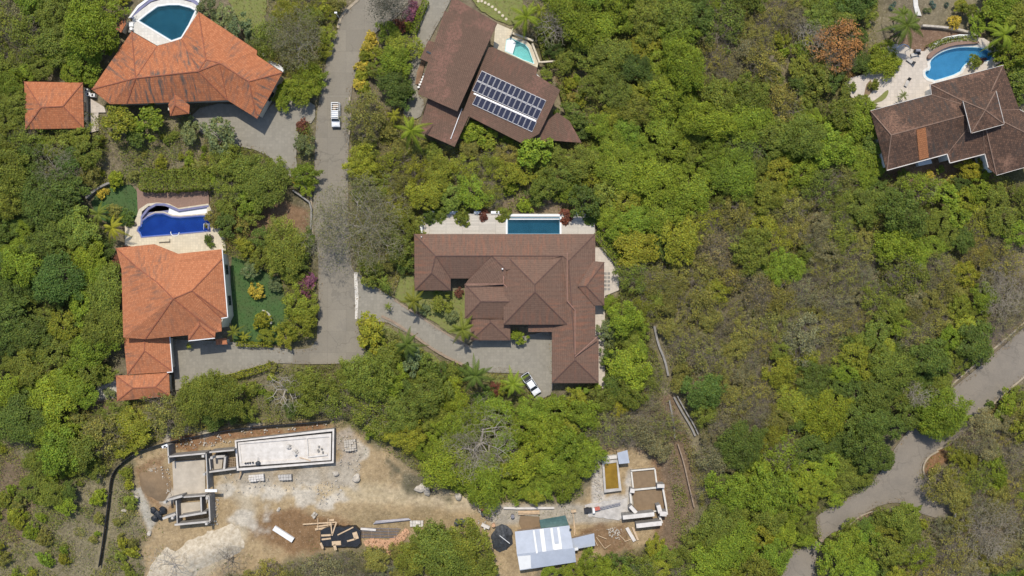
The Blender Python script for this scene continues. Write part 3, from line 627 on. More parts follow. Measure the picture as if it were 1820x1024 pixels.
roof(E, dict(a=(836,567,2.9),b=(907,567,2.9),c=(907,605,2.9),d=(837,605,2.9),r=(871,568,4.1),s=(872,573,4.1)), [('a','d','s','r'),('d','c','s'),('c','b','r','s')], bm_, cp)
roof(E, dict(a=(939,576,3.2),b=(983,576,3.4),c=(983,590,3.3),d=(939,590,3.0)), [('a','b','c','d')], bm_, cp)
roof(E, dict(a=(1054,464,3.5),b=(1074,466,3.3),c=(1074,543,3.3),d=(1056,543,3.5),r=(1027,509,4.9),s=(1042,509,4.8)), [('a','b','s','r'),('b','c','s'),('c','d','r','s')], bm_, cp)
for s, e in (((895,449),(895,505)),((1008,449),(1008,535)),((1008,535),(1022,551)),((1022,551),(1022,630)),((1022,634),(1062,598)),((895,505),(929,537)),((895,505),(828,505))):
    b = MB(); b.beam(P(*s, 5.25 if s[0] > 1000 else 4.75), P(*e, 5.25 if s[0] > 1000 else 4.75), .14, .12); b.build('flashing', cv, E)
b = MB(); b.tube(P(893,478,4.9), P(893,478,5.6), .16); b.tube(P(749,421,3.3), P(749,421,4.0), .1); b.build('vent_pipe', M['white'], E)
walls(E, [(736,416),(1058,416),(1064,603),(1064,681),(981,681),(981,578),(826,566),(826,505),(834,495),(801,495),(801,516),(737,516)], 3.1, M['wallw'])
walls(E, [(895,449),(1008,449),(1008,577),(895,577)], 4.5, M['wallw'], wins=False); walls(E, [(836,567),(907,567),(907,605),(837,605)], 2.8, M['wallw'])
walls(E, [(1054,464),(1074,466),(1074,543),(1056,543)], 3.2, M['wallw'])
# --- house F : right dark tile
F = thing('tiled_house', 'sprawling house with weathered dark brown tiles and raised square tower roof', 'house', base(HF), 'houses of the hillside')
def onplane(px, py, a, b_, c):
    a, b_, c = P(*a), P(*b_), P(*c); n = (b_-a).cross(c-a); z = a.z
    for _ in range(8):
        q = P(px, py, z); z = a.z-(n.x*(q.x-a.x)+n.y*(q.y-a.y))/n.z
    return z
ZRB = onplane(1745, 197, (1584,240,6.60), (1576,303,4.60), (1683,274,4.60))
V = dict(P1=(1547,197,4.60),P2=(1655,168,4.60),P2b=(1653,150,4.60),P3=(1783,116,4.60),P4=(1812,195,4.60),P5=(1850,215,4.60),Q1=(1576,303,4.60),Q2=(1683,274,4.60),Q3=(1688,290,4.60),Q4=(1750,274,4.60),Q5=(1756,298,4.60),Q6=(1771,311,4.60),Q7=(1850,290,4.60),ra=(1584,240,6.60),rb=(1745,197,ZRB),rc=(1850,250,6.40))
roof(F, V, [('P1','Q1','ra'),('P1','P2','rb','ra'),('P2','P2b','rb'),('P2b','P3','rb'),('P3','P4','rb'),('P4','P5','rc','rb'),('rb','rc','Q7','Q6'),('rb','Q6','Q5','Q4'),('rb','Q4','Q3','Q2'),('ra','Q1','Q2','rb')], M['darktile'], M['darkcap'])
roof(F, dict(a=(1711,179,7.3),b=(1770,161,7.3),c=(1785,221,7.3),d=(1726,237,7.3),r=(1751,196,8.4)), [('a','b','r'),('b','c','r'),('c','d','r'),('d','a','r')], M['darktile'], M['darkcap'])
walls(F, [(1711,179),(1770,161),(1785,221),(1726,237)], 7.2, M['darkcap'], .35, False)
walls(F, [(1547,197),(1655,168),(1653,150),(1783,116),(1812,195),(1850,215),(1850,290),(1771,311),(1756,298),(1750,274),(1688,290),(1683,274),(1576,303)], 4.5, M['wallw'])
b = MB(); ln = [(1576,303),(1683,274),(1688,290),(1750,274),(1756,298)]
for s, e in zip(ln, ln[1:]): b.beam(P(*s, 4.62), P(*e, 4.62), .15, .2)
for s, e in (((1771,312),(1802,303)),((1802,303),(1850,290)),((1547,197),(1655,168)),((1655,168),(1653,150)),((1653,150),(1783,116)),((1812,195),(1850,216))): b.beam(P(*s, 4.62), P(*e, 4.62), .08, .2)
for s, e in (((1711,179),(1726,237)),((1726,237),(1785,221)),((1785,221),(1770,161))): b.beam(P(*s, 7.3), P(*e, 7.3), .08, .14)
b.build('gutter', M['concp'], F)
def onplane(px, py, a, b_, c):
    a, b_, c = P(*a), P(*b_), P(*c); n = (b_-a).cross(c-a); z = a.z
    for _ in range(8):
        q = P(px, py, z); z = a.z-(n.x*(q.x-a.x)+n.y*(q.y-a.y))/n.z
    return z
b = MB(); q = []
for x, y in ((1629,231),(1645,226),(1651,280),(1634,285)):
    z = onplane(x, y, (1584,240,6.6), (1576,303,4.6), (1683,274,4.6))+.12; q.append(tuple(P(x, y, z)))
b.add(q+[(v[0], v[1], v[2]-.05) for v in q], [(3,2,1,0),(0,1,5,4),(1,2,6,5),(2,3,7,6),(3,0,4,7)]); o = b.build('replacement_tiles', M['newtile'], F, slope_uv=True)
tag(o, 'bright orange strip of newer replacement tiles')
b = MB(); b.prism(W2([(1632,288),(1655,282),(1658,290),(1634,295)], 1.2), 0, 1.0); b.build('plinth', M['white'], F)

# ---------------------------------------------------------------- solar panels
def onR(px, py): return onplane(px, py, RP['b'], RP['e'], RP['h'])+.14
def lerp(a, b, t): return (a[0]+(b[0]-a[0])*t, a[1]+(b[1]-a[1])*t)
ORD = ['first','second','third','fourth','fifth','sixth','seventh','eighth','ninth','tenth','eleventh','twelfth','thirteenth','fourteenth']
def panelrow(tl, tr, br_, bl, n, rowname):
    for i in range(n):
        c = [lerp(tl, tr, (i+.04)/n), lerp(tl, tr, (i+.96)/n), lerp(bl, br_, (i+.96)/n), lerp(bl, br_, (i+.04)/n)]
        w = [P(x, y, onR(x, y)) for x, y in c]; mid = sum(w, Vector())/4
        t = thing('solar_panel', 'dark framed solar panel, %s from the left in the %s row' % (ORD[i], rowname), 'solar panel', mid, 'solar panels on the brown roof')
        def q(k, dz): return [mid+(v-mid)*k+Vector((0, 0, dz)) for v in w]
        b = MB(); b.add(q(1, 0)+q(1, .05), [(3,2,1,0)[::-1] and (0,1,2,3), (7,6,5,4), (0,4,5,1), (1,5,6,2), (2,6,7,3), (3,7,4,0)]); b.build('frame', M['alu'], t)
        b = MB(); 
        inner = [mid+(v-mid)*.9+Vector((0, 0, .055)) for v in w]; up = [v+Vector((0, 0, .012)) for v in inner]
        b.add(inner+up, [(7,6,5,4), (0,4,5,1), (1,5,6,2), (2,6,7,3), (3,7,4,0)]); b.build('cells', M['cell'], t)
tl, tr, br_, bl = (856,125.5), (971,179), (955,213), (839,161)
ml, mr = lerp(tl, bl, .5), lerp(tr, br_, .5)
panelrow(tl, tr, lerp(tr, br_, .49), lerp(tl, bl, .49), 13, 'top'); panelrow(lerp(tl, bl, .51), lerp(tr, br_, .51), br_, bl, 13, 'middle')
panelrow((847,169), (954,217), (946,235), (839,185.5), 12, 'bottom')
rl = thing('mounting_rail', 'pale metal walkway rail between the middle and bottom solar panel rows', 'rail', P(840,165,4.3))
b = MB(); b.beam(P(842,166,onR(842,166)-.05), P(953,215,onR(953,215)-.05), .28, .05); b.build('rail', M['alu'], rl)

# ---------------------------------------------------------------- pools and decks
def pool(label, deck_poly, basin, z, depth, deckm, floorm, waterm, extra=None, cop=M['white'], cw=.3, name='swimming_pool', holes=()):
    t = thing(name, label, 'pool', base(basin))
    wb = W2(basin, z)
    if deck_poly:
        b = MB(); b.prism(W2(deck_poly, z), -.2, z, [wb]+[W2(h, z) for h in holes]); b.build('deck', deckm, t)
    b = MB(); b.prism(offset(wb, -.02), z-depth-.1, z-depth); 
    ins = offset(wb, .12); b.prism(wb, z-depth, z-.02, [ins]); b.build('basin', floorm, t)
    b = MB(); b.prism(offset(wb, .121), z-.16, z-.15); b.build('water', waterm, t)
    if cop: b = MB(); b.prism(offset(wb, -cw), z-.1, z+.05, [wb]); b.build('coping', cop, t)
    return t
# pool A
arc = [(240,36),(252,25),(268,14),(286,7),(306,5),(325,7),(340,12),(350,17),(344,26)]
bas = [(247,37),(262,25),(280,12),(300,9),(318,9),(338,14),(347,19),(335,44),(322,66),(305,72)]
pa = pool('dark blue fan-shaped pool with white curved rim at the top left', [(236,30),(252,17),(268,5),(290,-2),(318,-2),(343,5),(357,15),(353,22),(323,70),(279,81),(234,55)], bas, .9, .8, M['deckw'], M['poolt'], M['w_a'])
b = MB(); o1 = [(232,32),(246,14),(264,0),(290,-10),(322,-11),(350,2),(358,13)]; i1 = [(354,12),(340,3),(318,-4),(290,-4),(268,3),(250,17),(238,33)]
b.prism(W2(o1+i1, .7), -.2, .7); b.build('overflow_channel', M['slate'], pa)
b = MB(); o1 = [(228,32),(244,10),(264,-5),(290,-14),(322,-15),(352,-2),(361,13)]; i1 = [(358,13),(350,2),(322,-11),(290,-10),(264,0),(246,14),(232,32)]
b.prism(W2(o1+i1, .8), -.2, .8); b.build('outer_rim', M['white'], pa)
# pool C
bas = [(251,402),(247,404),(245,410),(249,414),(252,421),(300,417),(373,410),(372,400),(374,384),(355,384),(320,387),(306,386),(290,380),(276,380),(262,386),(252,394)]
pc = pool('cobalt blue free-form pool on a cream terrace at the left', [(222,395),(240,392),(247,372),(262,362),(280,360),(300,362),(316,370),(370,362),(378,378),(400,425),(401,446),(394,444),(316,452),(274,436),(240,440),(222,436)], bas, .8, .75, M['deckc'], M['poolb'], M['w_b'],
   cop=M['slate'], cw=.22, holes=([(251,392),(262,383),(276,376),(291,376),(307,382),(320,383),(367,379),(368,368),(316,376),(300,367),(280,365),(264,366),(252,376)],))
b = MB(); b.prism(W2([(299,379),(307,382.5),(320,383.5),(367,379.5),(368,368),(317,376),(301,368)], .5), 0, .5); b.build('shelf', M['white'], pc)
b = MB(); b.prism(W2([(251,392),(262,383),(276,376),(291,376),(299,379),(301,368),(280,365),(264,366),(252,376)], .3), 0, .3); b.build('overflow_channel', M['slate'], pc)
o1 = [(250,398),(250,385),(262,369),(277,361.5),(292,361.5),(303,365),(318,372),(371,364.5)]; i1 = [(371,368),(317,376),(301,369),(291,365.5),(277,365.5),(264,373),(253,387),(253,398)]
b = MB(); b.prism(W2(o1+i1, .86), .1, .86); b.build('outer_rim', M['slate'], pc)
cx = [(311+9*math.cos(a), 415-9*math.sin(a)) for a in np.linspace(0, math.pi, 10)]
b = MB(); 
for k, (r, z) in enumerate(((7.5, .83),)):
    ring = [P(311+r*math.cos(a), 413+r*.9*math.sin(a), z) for a in np.linspace(0, 2*math.pi, 20)]
    for u, v in zip(ring[:10], ring[1:]): b.beam(u, v, .12, .1)
b.build('spa_rim', M['white'], pc)
ld = thing('pool_ladder', 'white arched pool ladder at the right end of the cobalt pool', 'ladder', P(366,403,.8))
b = MB()
for dx in (-4, 4):
    pr = [P(366+dx, 408, .8), P(366+dx, 408, 1.6), P(366+dx, 402, 1.7), P(366+dx, 398, 1.2), P(366+dx, 398, .4)]
    for u, v in zip(pr, pr[1:]): b.tube(u, v, .04, n=6)
for k in range(3): b.tube(P(362, 400-k, .5+.25*k), P(370, 400-k, .5+.25*k), .035, n=6)
b.build('rail', M['white'], ld)
# pool D
pd = pool('small turquoise pool with pale sun shelf beside the solar roof', [(881,41),(912,54),(909,64),(935,72),(945,82),(957,112),(955,120),(877,84)], [(900,70),(908,67),(934,79),(940,86),(950,114),(930,107),(897,91)], 1.0, .8, M['deckc'], M['poolw2'], M['w_d'], cop=M['deckc'], cw=.12)
b = MB(); b.prism(W2([(900,71),(908,68),(917,76),(911,96),(898,90)], .86), .2, .88); b.build('sun_shelf', M['poolw'], pd)
b = MB(); b.beam(P(909,59,1.3), P(948,73,1.3), .35, .6); b.beam(P(946,78,1.3), P(959,112,1.3), .35, .6); b.beam(P(959,111,1.2), P(988,109,1.2), .3, .5); b.beam(P(912,52,1.5), P(907,64,1.5), .25, .9); b.build('garden_wall', M['deckc'], pd)
# pool E
pe = pool('long teal lap pool between white deck boards above the central house', [(752,388),(752,380),(1056,380),(1058,417),(750,417)], [(902,386),(995,386),(995,416),(902,416)], 1.1, 1.0, M['wood'], M['poolt'], M['w_e'], cop=None)
b = MB(); b.prism(W2([(901,381),(996,381),(996,384.5),(901,384.5)], 1.2), .2, 1.2); b.prism(W2([(901,388.5),(996,388.5),(996,390.5),(901,390.5)], 1.06), .2, 1.06); b.prism(W2([(899,381),(902,381),(902,416),(899,416)], 1.16), .2, 1.16); b.prism(W2([(995,381),(998,381),(998,416),(995,416)], 1.16), .2, 1.16); b.build('pool_edge', M['white'], pe)
b = MB()
for x in (765,807,850,880,1030): b.box(tuple(P(x, 378, .9)), (1.6, .5, .9))
b.box(tuple(P(749,400,1.6)), (.45, 3.2, 1.0)); b.build('parapet', M['white'], pe)
# pool F
bas = [(1644,126),(1644,134),(1650,140),(1658,142),(1662,144),(1706,130),(1712,118),(1722,110),(1735,108),(1752,109),(1760,108),(1765,98),(1758,90),(1748,85),(1722,83),(1700,84),(1678,90),(1662,99),(1652,109),(1654,124)]
pf = pool('light blue kidney-shaped pool on the white terrace at upper right', smooth_poly(DECK_F, 1), smooth_poly(bas, 1), .9, .8, M['deckp'], M['pools'], M['w_f'], cop=M['deckw'], cw=.5)
b = MB(); o1 = [(1648,100),(1660,88),(1680,78),(1705,73),(1738,72),(1742,77),(1705,79),(1682,84),(1664,94),(1652,106)]; b.prism(W2(smooth_poly(o1, 1), 1.5), .2, 1.5); b.build('planter', M['terrac'], pf)
b = MB(); b.prism(W2([(1662,80),(1682,70),(1708,66),(1730,66),(1732,62),(1706,61),(1680,66),(1658,78)], 1.1), 0, 1.1); b.build('garden_wall', M['white'], pf)
sheet('soil_bed', [(1534,175),(1540,150),(1548,141),(1552,160),(1546,168)], .93, M['soilf'], th=.1); sheet('lawn', smooth_poly([(1541,186),(1560,175),(1578,158),(1580,165),(1572,178),(1555,184)], 1), .94, M['lawn'], th=.1)
sheet('path', PATH_C, .3, M['terrac']); sheet('path', SIDE_E, .12, M['deckp']); sheet('path', [(1622,-20),(1630,-20),(1632,10),(1638,28),(1628,27),(1624,10)], .08, M['deckw'])
sheet('path', [(160,175),(185,190),(188,200),(175,200),(175,232),(160,236)], .12, M['deckp'])
# small dark orange roof by pool A
sh = thing('pump_house', 'tiny orange roof shed at left corner of the fan-shaped pool', 'shed', P(214,45))
roof(sh, dict(a=(221,32,2),b=(224,42,2),c=(215,58,2),d=(204,50,2)), [tuple('abcd')], M['orange'], M['orangecap']); walls(sh, [(221,32),(224,42),(215,58),(204,50)], 2, M['wall'], .2, False, zt=1.78)

# ---------------------------------------------------------------- plants
def qmesh(name, V4, tint, mat=None):
    """V4 (n,4,3) quads with a colour per face"""
    n = len(V4); me = bpy.data.meshes.new(name); me.vertices.add(n*4); me.vertices.foreach_set('co', V4.astype(np.float32).ravel())
    me.loops.add(n*4); me.loops.foreach_set('vertex_index', np.arange(n*4, dtype=np.int32)); me.polygons.add(n)
    me.polygons.foreach_set('loop_start', np.arange(0, n*4, 4, dtype=np.int32)); me.update(calc_edges=True)
    a = me.attributes.new('tint', 'FLOAT_COLOR', 'FACE'); c = np.ones((n, 4), np.float32); c[:, :3] = tint; a.data.foreach_set('color', c.ravel())
    me.materials.append(mat or M['leaf']); return me
def unit(v): return v/np.maximum(np.linalg.norm(v, axis=-1, keepdims=True), 1e-9)
def leaves(pos, nrm, ln, wd, jit=.7, g=None):
    """diamond leaf clusters at pos facing roughly nrm"""
    g = g or rng; n = len(pos); nn = unit(nrm+g.normal(0, jit, (n, 3))); a = unit(np.cross(nn, g.normal(0, 1, (n, 3)))); b = np.cross(nn, a)
    ln = (ln*g.uniform(.7, 1.3, n))[:, None]; wd = (wd*g.uniform(.7, 1.3, n))[:, None]; fold = nn*ln*.15
    return np.stack([pos-a*ln/2, pos-b*wd/2+fold, pos+a*ln/2, pos+b*wd/2+fold], 1)
def tints(n, g=None, v=.25, hue=.10, base=(1, 1, 1)):
    g = g or rng; k = np.clip(g.normal(1, v, n), .4, 1.8)[:, None]; h = g.normal(0, hue, n)[:, None]
    return np.clip(np.array(base)*k*np.concatenate([1+h, 1+h*.25, 1-h], 1), .02, 3)
def crown_np(R, seed, lobes=14, flat=.5, ln=.27, wd=.2, cover=3.0, lr=(.26, .42), zc=None, open_=.0, rag=.5):
    """uneven crown: leaf sprays gathered in clumps of several sizes over a lobed, ragged dome"""
    g = np.random.default_rng(seed); zc = zc if zc is not None else R*.85
    ph = g.uniform(0, 6.28, 5)
    def edge(a): return R*(1+.13*np.sin(2*a+ph[0])+.10*np.sin(3*a+ph[1])+.08*np.sin(5*a+ph[2])+.05*np.sin(9*a+ph[3]))
    m = lobes*5; rr = np.sqrt(g.random(m)); a = g.uniform(0, 6.283, m); r = rr*edge(a)*.9
    hz = flat*R*np.sqrt(np.clip(1-(rr*.97)**2, 0, 1))*g.uniform(.55, 1.08, m)-.12*R*rr*g.uniform(0, 1, m)
    C = np.stack([r*np.cos(a), r*np.sin(a), zc+hz, R*g.uniform(.10, .24, m)*(1.1-.35*rr)], 1)
    n = int(cover*math.pi*R*R/(ln*wd*.5)); w = C[:, 3]**2; k = g.choice(len(C), n, p=w/w.sum()); d = unit(g.normal(0, 1, (n, 3))); d[:, 2] = np.where(d[:, 2] < -.2, -d[:, 2], d[:, 2])
    rad = C[k, 3]*np.where(g.random(n) < .25, g.uniform(.2, .9, n), g.uniform(.8, 1.25, n)); rad *= 1+rag*np.clip(g.normal(0, .35, n), -.4, 1.2)
    pos = C[k, :3]+d*rad[:, None]*np.array([1, 1, .7])
    if open_:
        keep = vnoise(pos[:, 0]+seed, pos[:, 1]+pos[:, 2], R*.22, seed % 5) > open_; pos = pos[keep]; d = d[keep]; k = k[keep]
    V4 = leaves(pos, d*.7+np.array([0, 0, .75]), ln, wd, .5, g); lt = g.normal(1, .13, len(C))[k][:, None]
    return V4, tints(len(pos), g)*lt, C[::5], zc
def limbs_mb(C, zc, R, seed, tr=None):
    b = MB(); tr = tr or R*.045+.05; top = Vector((0, 0, zc*.45)); b.tube((0, 0, -.25), top, tr*1.35, tr, 8)
    for c in C[::2]:
        e = Vector(c[:3]); m = top.lerp(e, .5)+Vector((0, 0, -.1*R)); b.tube(top, m, tr*.6, tr*.42, 6); b.tube(m, e, tr*.42, tr*.15, 5)
    return b
def branch_np(seed, R, Ht, lev=5, spread=.75, nb=(3, 4), r0=.16, up=.25):
    g = random.Random(seed); segs = []; tips = []
    def rec(p, d, L, r, l):
        n = 2 if l > 1 else 3; q = p
        for i in range(n):
            d = (d+Vector((g.uniform(-.16, .16), g.uniform(-.16, .16), g.uniform(-.1, .12)))).normalized(); e = q+d*L/n
            segs.append((q, e, r*(1-.25*i/n), r*(1-.25*(i+1)/n))); q = e
        if l >= lev: tips.append(q); return
        kk = 7 if l == 0 else g.randint(*nb); a00 = g.uniform(0, 6.28)
        for k in range(kk):
            a = a00+k*6.283/kk+g.uniform(-.5, .5); s = Vector((math.cos(a), math.sin(a), up*g.uniform(-.2, 1))); nd = (d*(1-spread*.55)+s*spread*.75).normalized(); rec(q, nd, L*g.uniform(.62, .85), r*.62, l+1)
    rec(Vector((0, 0, -.2)), Vector((0, 0, 1)), Ht*.32, r0, 0)
    rs_ = sorted(math.hypot(e.x, e.y) for _, e, _, _ in segs); mx = max(rs_[int(len(rs_)*.93)], .1); k = R/mx; kz = Ht/max(e.z for _, e, _, _ in segs)
    f = lambda v: Vector((v.x*k, v.y*k, v.z*kz))
    return [(f(a), f(b), ra, rb) for a, b, ra, rb in segs], [f(t) for t in tips]
def segmesh(name, segs, mat, n=3):
    A_ = np.array([tuple(s[0]) for s in segs]); B_ = np.array([tuple(s[1]) for s in segs]); ra = np.array([s[2] for s in segs])[:, None]; rb = np.array([s[3] for s in segs])[:, None]
    d = unit(B_-A_); u = unit(np.cross(d, np.array([.31, .52, .8]))); v = np.cross(d, u); Q = []
    for i in range(n):
        a0, a1 = 2*math.pi*i/n, 2*math.pi*(i+1)/n; o0 = u*math.cos(a0)+v*math.sin(a0); o1 = u*math.cos(a1)+v*math.sin(a1)
        Q.append(np.stack([A_+o0*ra, A_+o1*ra, B_+o1*rb, B_+o0*rb], 1))
    V4 = np.concatenate(Q); return qmesh(name, V4, np.ones((len(V4), 3)), mat)
PROTO = {}      # kind -> list of (crown mesh, trunk mesh, R, height of middle)
def mkproto(kind, lst): PROTO[kind] = lst
L_ = []
for i in range(5):
    R = (3.0, 4.0, 4.0, 5.2, 5.2)[i]; V4, t, C_, zc = crown_np(R, 10+i, lobes=(11, 14, 16, 20, 22)[i]); me = qmesh('crown', V4, t)
    L_.append((me, limbs_mb(C_, zc, R, i), R, zc+.2*R))
mkproto('broad', L_)
L_ = []
for i in range(3):
    R = 3.6; V4, t, C_, zc = crown_np(R, 40+i, lobes=9, ln=.46, wd=.3, cover=3.0, open_=.14, flat=.6); L_.append((qmesh('crown', V4, t), limbs_mb(C_, zc, R, i), R, zc+.2*R))
mkproto('leafy', L_)
L_ = []
for i in range(4):      # feathery thin-leaved scrub trees: leaves and many twigs
    R = 3.4; V4, t, C_, zc = crown_np(R, 60+i, lobes=14, ln=.22, wd=.15, cover=1.5, open_=.24, flat=.45, zc=R*.65, rag=1)
    L_.append((qmesh('crown', V4, t), ('br', branch_np(80+i, R*.98, R*1.2, 5, .8, (3, 3), .11), M['twig']), R, zc+.1*R))
mkproto('scrub', L_)
L_ = []
for i in range(2):
    V4, t, C_, zc = crown_np(3.4, 160+i, lobes=14, ln=.2, wd=.13, cover=.6, open_=.3, flat=.5, zc=2.3, rag=1)
    L_.append((qmesh('crown', V4, t), ('br', branch_np(180+i, 3.4, 4.2, 6, .85, (3, 3), .1), M['twig']), 3.4, 2.9))
mkproto('dry', L_)
L_ = []
for i in range(3):
    R = 1.3; V4, t, C_, zc = crown_np(R, 90+i, lobes=12, ln=.2, wd=.15, cover=4.5, zc=.4, flat=.75); b = MB(); b.tube((0, 0, -.1), (0, 0, .6), .06, .04, 6)
    for c in C_[::2]: b.tube((0, 0, .3), c[:3], .035, .015, 5)
    L_.append((qmesh('crown', V4, t), b, R, .8))
mkproto('shrub', L_)
def palm_np(seed, R=2.9, h=4.5, n=9):
    g = np.random.default_rng(seed); Q = []; T = []
    for i in range(n):
        a = i*2.4+g.uniform(-.2, .2); el = g.uniform(.05, .75) if i < n-3 else 1.1; L = R*g.uniform(.85, 1.1); d = np.array([math.cos(a), math.sin(a)])
        side = np.array([-d[1], d[0], 0]); K = 20; prev = None
        for k in range(K+1):
            s = k/K; r = L*s*(math.cos(el)*.6+.4); z = h+math.sin(el)*L*s*.9-1.15*L*s*s*.75
            p = np.array([d[0]*r, d[1]*r, z])
            if prev is not None:
                Q.append([prev-side*.03, p-side*.03, p+side*.03, prev+side*.03]); T.append((1.25, 1.2, .9))
                fwd = (p-prev)/max(np.linalg.norm(p-prev), 1e-6); ll = .36*math.sin(math.pi*min(1, s*.9+.12))**.6*R/2.6
                for sg in (-1, 1):
                    for off in (0, .5):
                        q = prev+(p-prev)*off; tip = q+side*sg*ll*.8+fwd*ll*.55+np.array([0, 0, -.32*ll-g.uniform(0, .1)])
                        Q.append([q, q+fwd*.075, tip+fwd*.03, tip]); T.append(tuple(np.array([1, 1, 1])*g.uniform(.75, 1.25)))
            prev = p
    b = MB(); pts = [(0.25*math.sin(s*1.2), .1*s, -.2+(h+.2)*s) for s in np.linspace(0, 1, 7)]; off = pts[-1]
    for u, v in zip(pts, pts[1:]): b.tube((u[0]-off[0], u[1]-off[1], u[2]), (v[0]-off[0], v[1]-off[1], v[2]), .16, .14, 8)
    return qmesh('crown', np.array(Q), np.array(T)), b, R, h
mkproto('palm', [palm_np(1), palm_np(2, 2.9, 5, 11), palm_np(3, 2.9, 3.6, 9)])
def banana_np(seed):
    g = np.random.default_rng(seed); Q = []; T = []
    for i in range(9):
        a = i*2.4; d = np.array([math.cos(a), math.sin(a), 0]); side = np.array([-d[1], d[0], 0]); prev = None; L = g.uniform(1.1, 1.7)
        for k in range(7):
            s = k/6; w = .26*math.sin(math.pi*min(1, s*.9+.1)); p = d*L*s*.8+np.array([0, 0, 1.5+.7*s-1.2*s*s])
            if prev is not None:
                for sg in (-1, 1): Q.append([prev[0], p, p+side*sg*w+np.array([0, 0, -.05]), prev[0]+side*sg*prev[1]+np.array([0, 0, -.05])]); T.append((g.uniform(.9, 1.2),)*3)
            prev = (p, w)
    b = MB(); b.tube((0, 0, -.1), (0, 0, 1.5), .12, .08, 8); return qmesh('crown', np.array(Q), np.array(T)), b, 1.3, 1.6
mkproto('banana', [banana_np(1)])
def agave_np():
    Q = []; T = []
    for i in range(26):
        a = i*2.4; el = .15+.9*i/26; d = np.array([math.cos(a)*math.cos(el), math.sin(a)*math.cos(el), math.sin(el)]); side = np.array([-math.sin(a), math.cos(a), 0]); L = .75
        Q.append([side*.07, d*L*.5+side*.09, d*L, d*L*.5]); Q.append([-side*.07, d*L*.5, d*L, d*L*.5-side*.09]); T += [(1, 1, 1), (.85, .85, .85)]
    b = MB(); b.blob((0, 0, .08), .16, 3); return qmesh('crown', np.array(Q), np.array(T)), b, .8, .3
mkproto('agave', [agave_np()])
_tm = {}
for kind, lst in PROTO.items():            # trunk prototypes as meshes
    for j, (cm, tb, R, zc) in enumerate(lst):
        if isinstance(tb, tuple): me = segmesh('trunk', tb[1][0], tb[2])
        else:
            o = tb.build('trunk', M['bark'], smooth=True); me = o.data; bpy.data.objects.remove(o)
        _tm[(kind, j)] = me
LM = [('the fan-shaped pool',300,35),('the small square orange roof',96,186),('the large stained orange roof',330,130),('the cobalt blue pool',310,392),('the stepped orange-roofed house',300,560),
 ('the solar panels',905,178),('the small turquoise pool',925,92),('the central brown roof',900,530),('the long lap pool',948,398),('the kidney-shaped pool',1705,110),('the dark tiled roof',1690,215),
 ('the concrete building shell',340,850),('the pale concrete slab basin',505,798),('the metal shed roof',968,975),('the murky yellow tank',1087,845),('the road bend',1600,850),('the straight asphalt road',1765,660),
 ('the white pickup on the road',597,205),('the parked white pickup',942,683),('the stone channel',1180,640),('the orange flame tree',1490,95),('the round orange-yellow bush',455,517),('the dirt patch at left edge',20,890),('the brick rubble pile',675,968),('the stacked timber planks',600,950)]
LOOKS = dict(b='bright green', m='mid green', k='deep green', y='yellow-green', o='olive', w='grey-brown', Y='yellow', R='orange-red', P='magenta', r='russet', l='pale green')
COLS = dict(b=(.192,.246,.022), m=(.172,.200,.028), k=(.108,.150,.025), y=(.24,.25,.025), o=(.225,.212,.046), w=(.20,.18,.08), Y=(.44,.36,.05), R=(.38,.19,.065), P=(.23,.09,.13), r=(.18,.07,.045), l=(.17,.20,.075), a=(.12,.17,.13))
TREES = []       # (px, py, r_px, kind, colour, noun, label or None)
NOUN = dict(broad='tree', leafy='leafy tree', scrub='thin-leaved scrub tree', dry='half-bare scrub tree', shrub='shrub', palm='palm', banana='banana plant', agave='agave', bare='leafless tree')
def T(px, py, r, kind, c, label=None): TREES.append([px, py, r, kind, c, label])
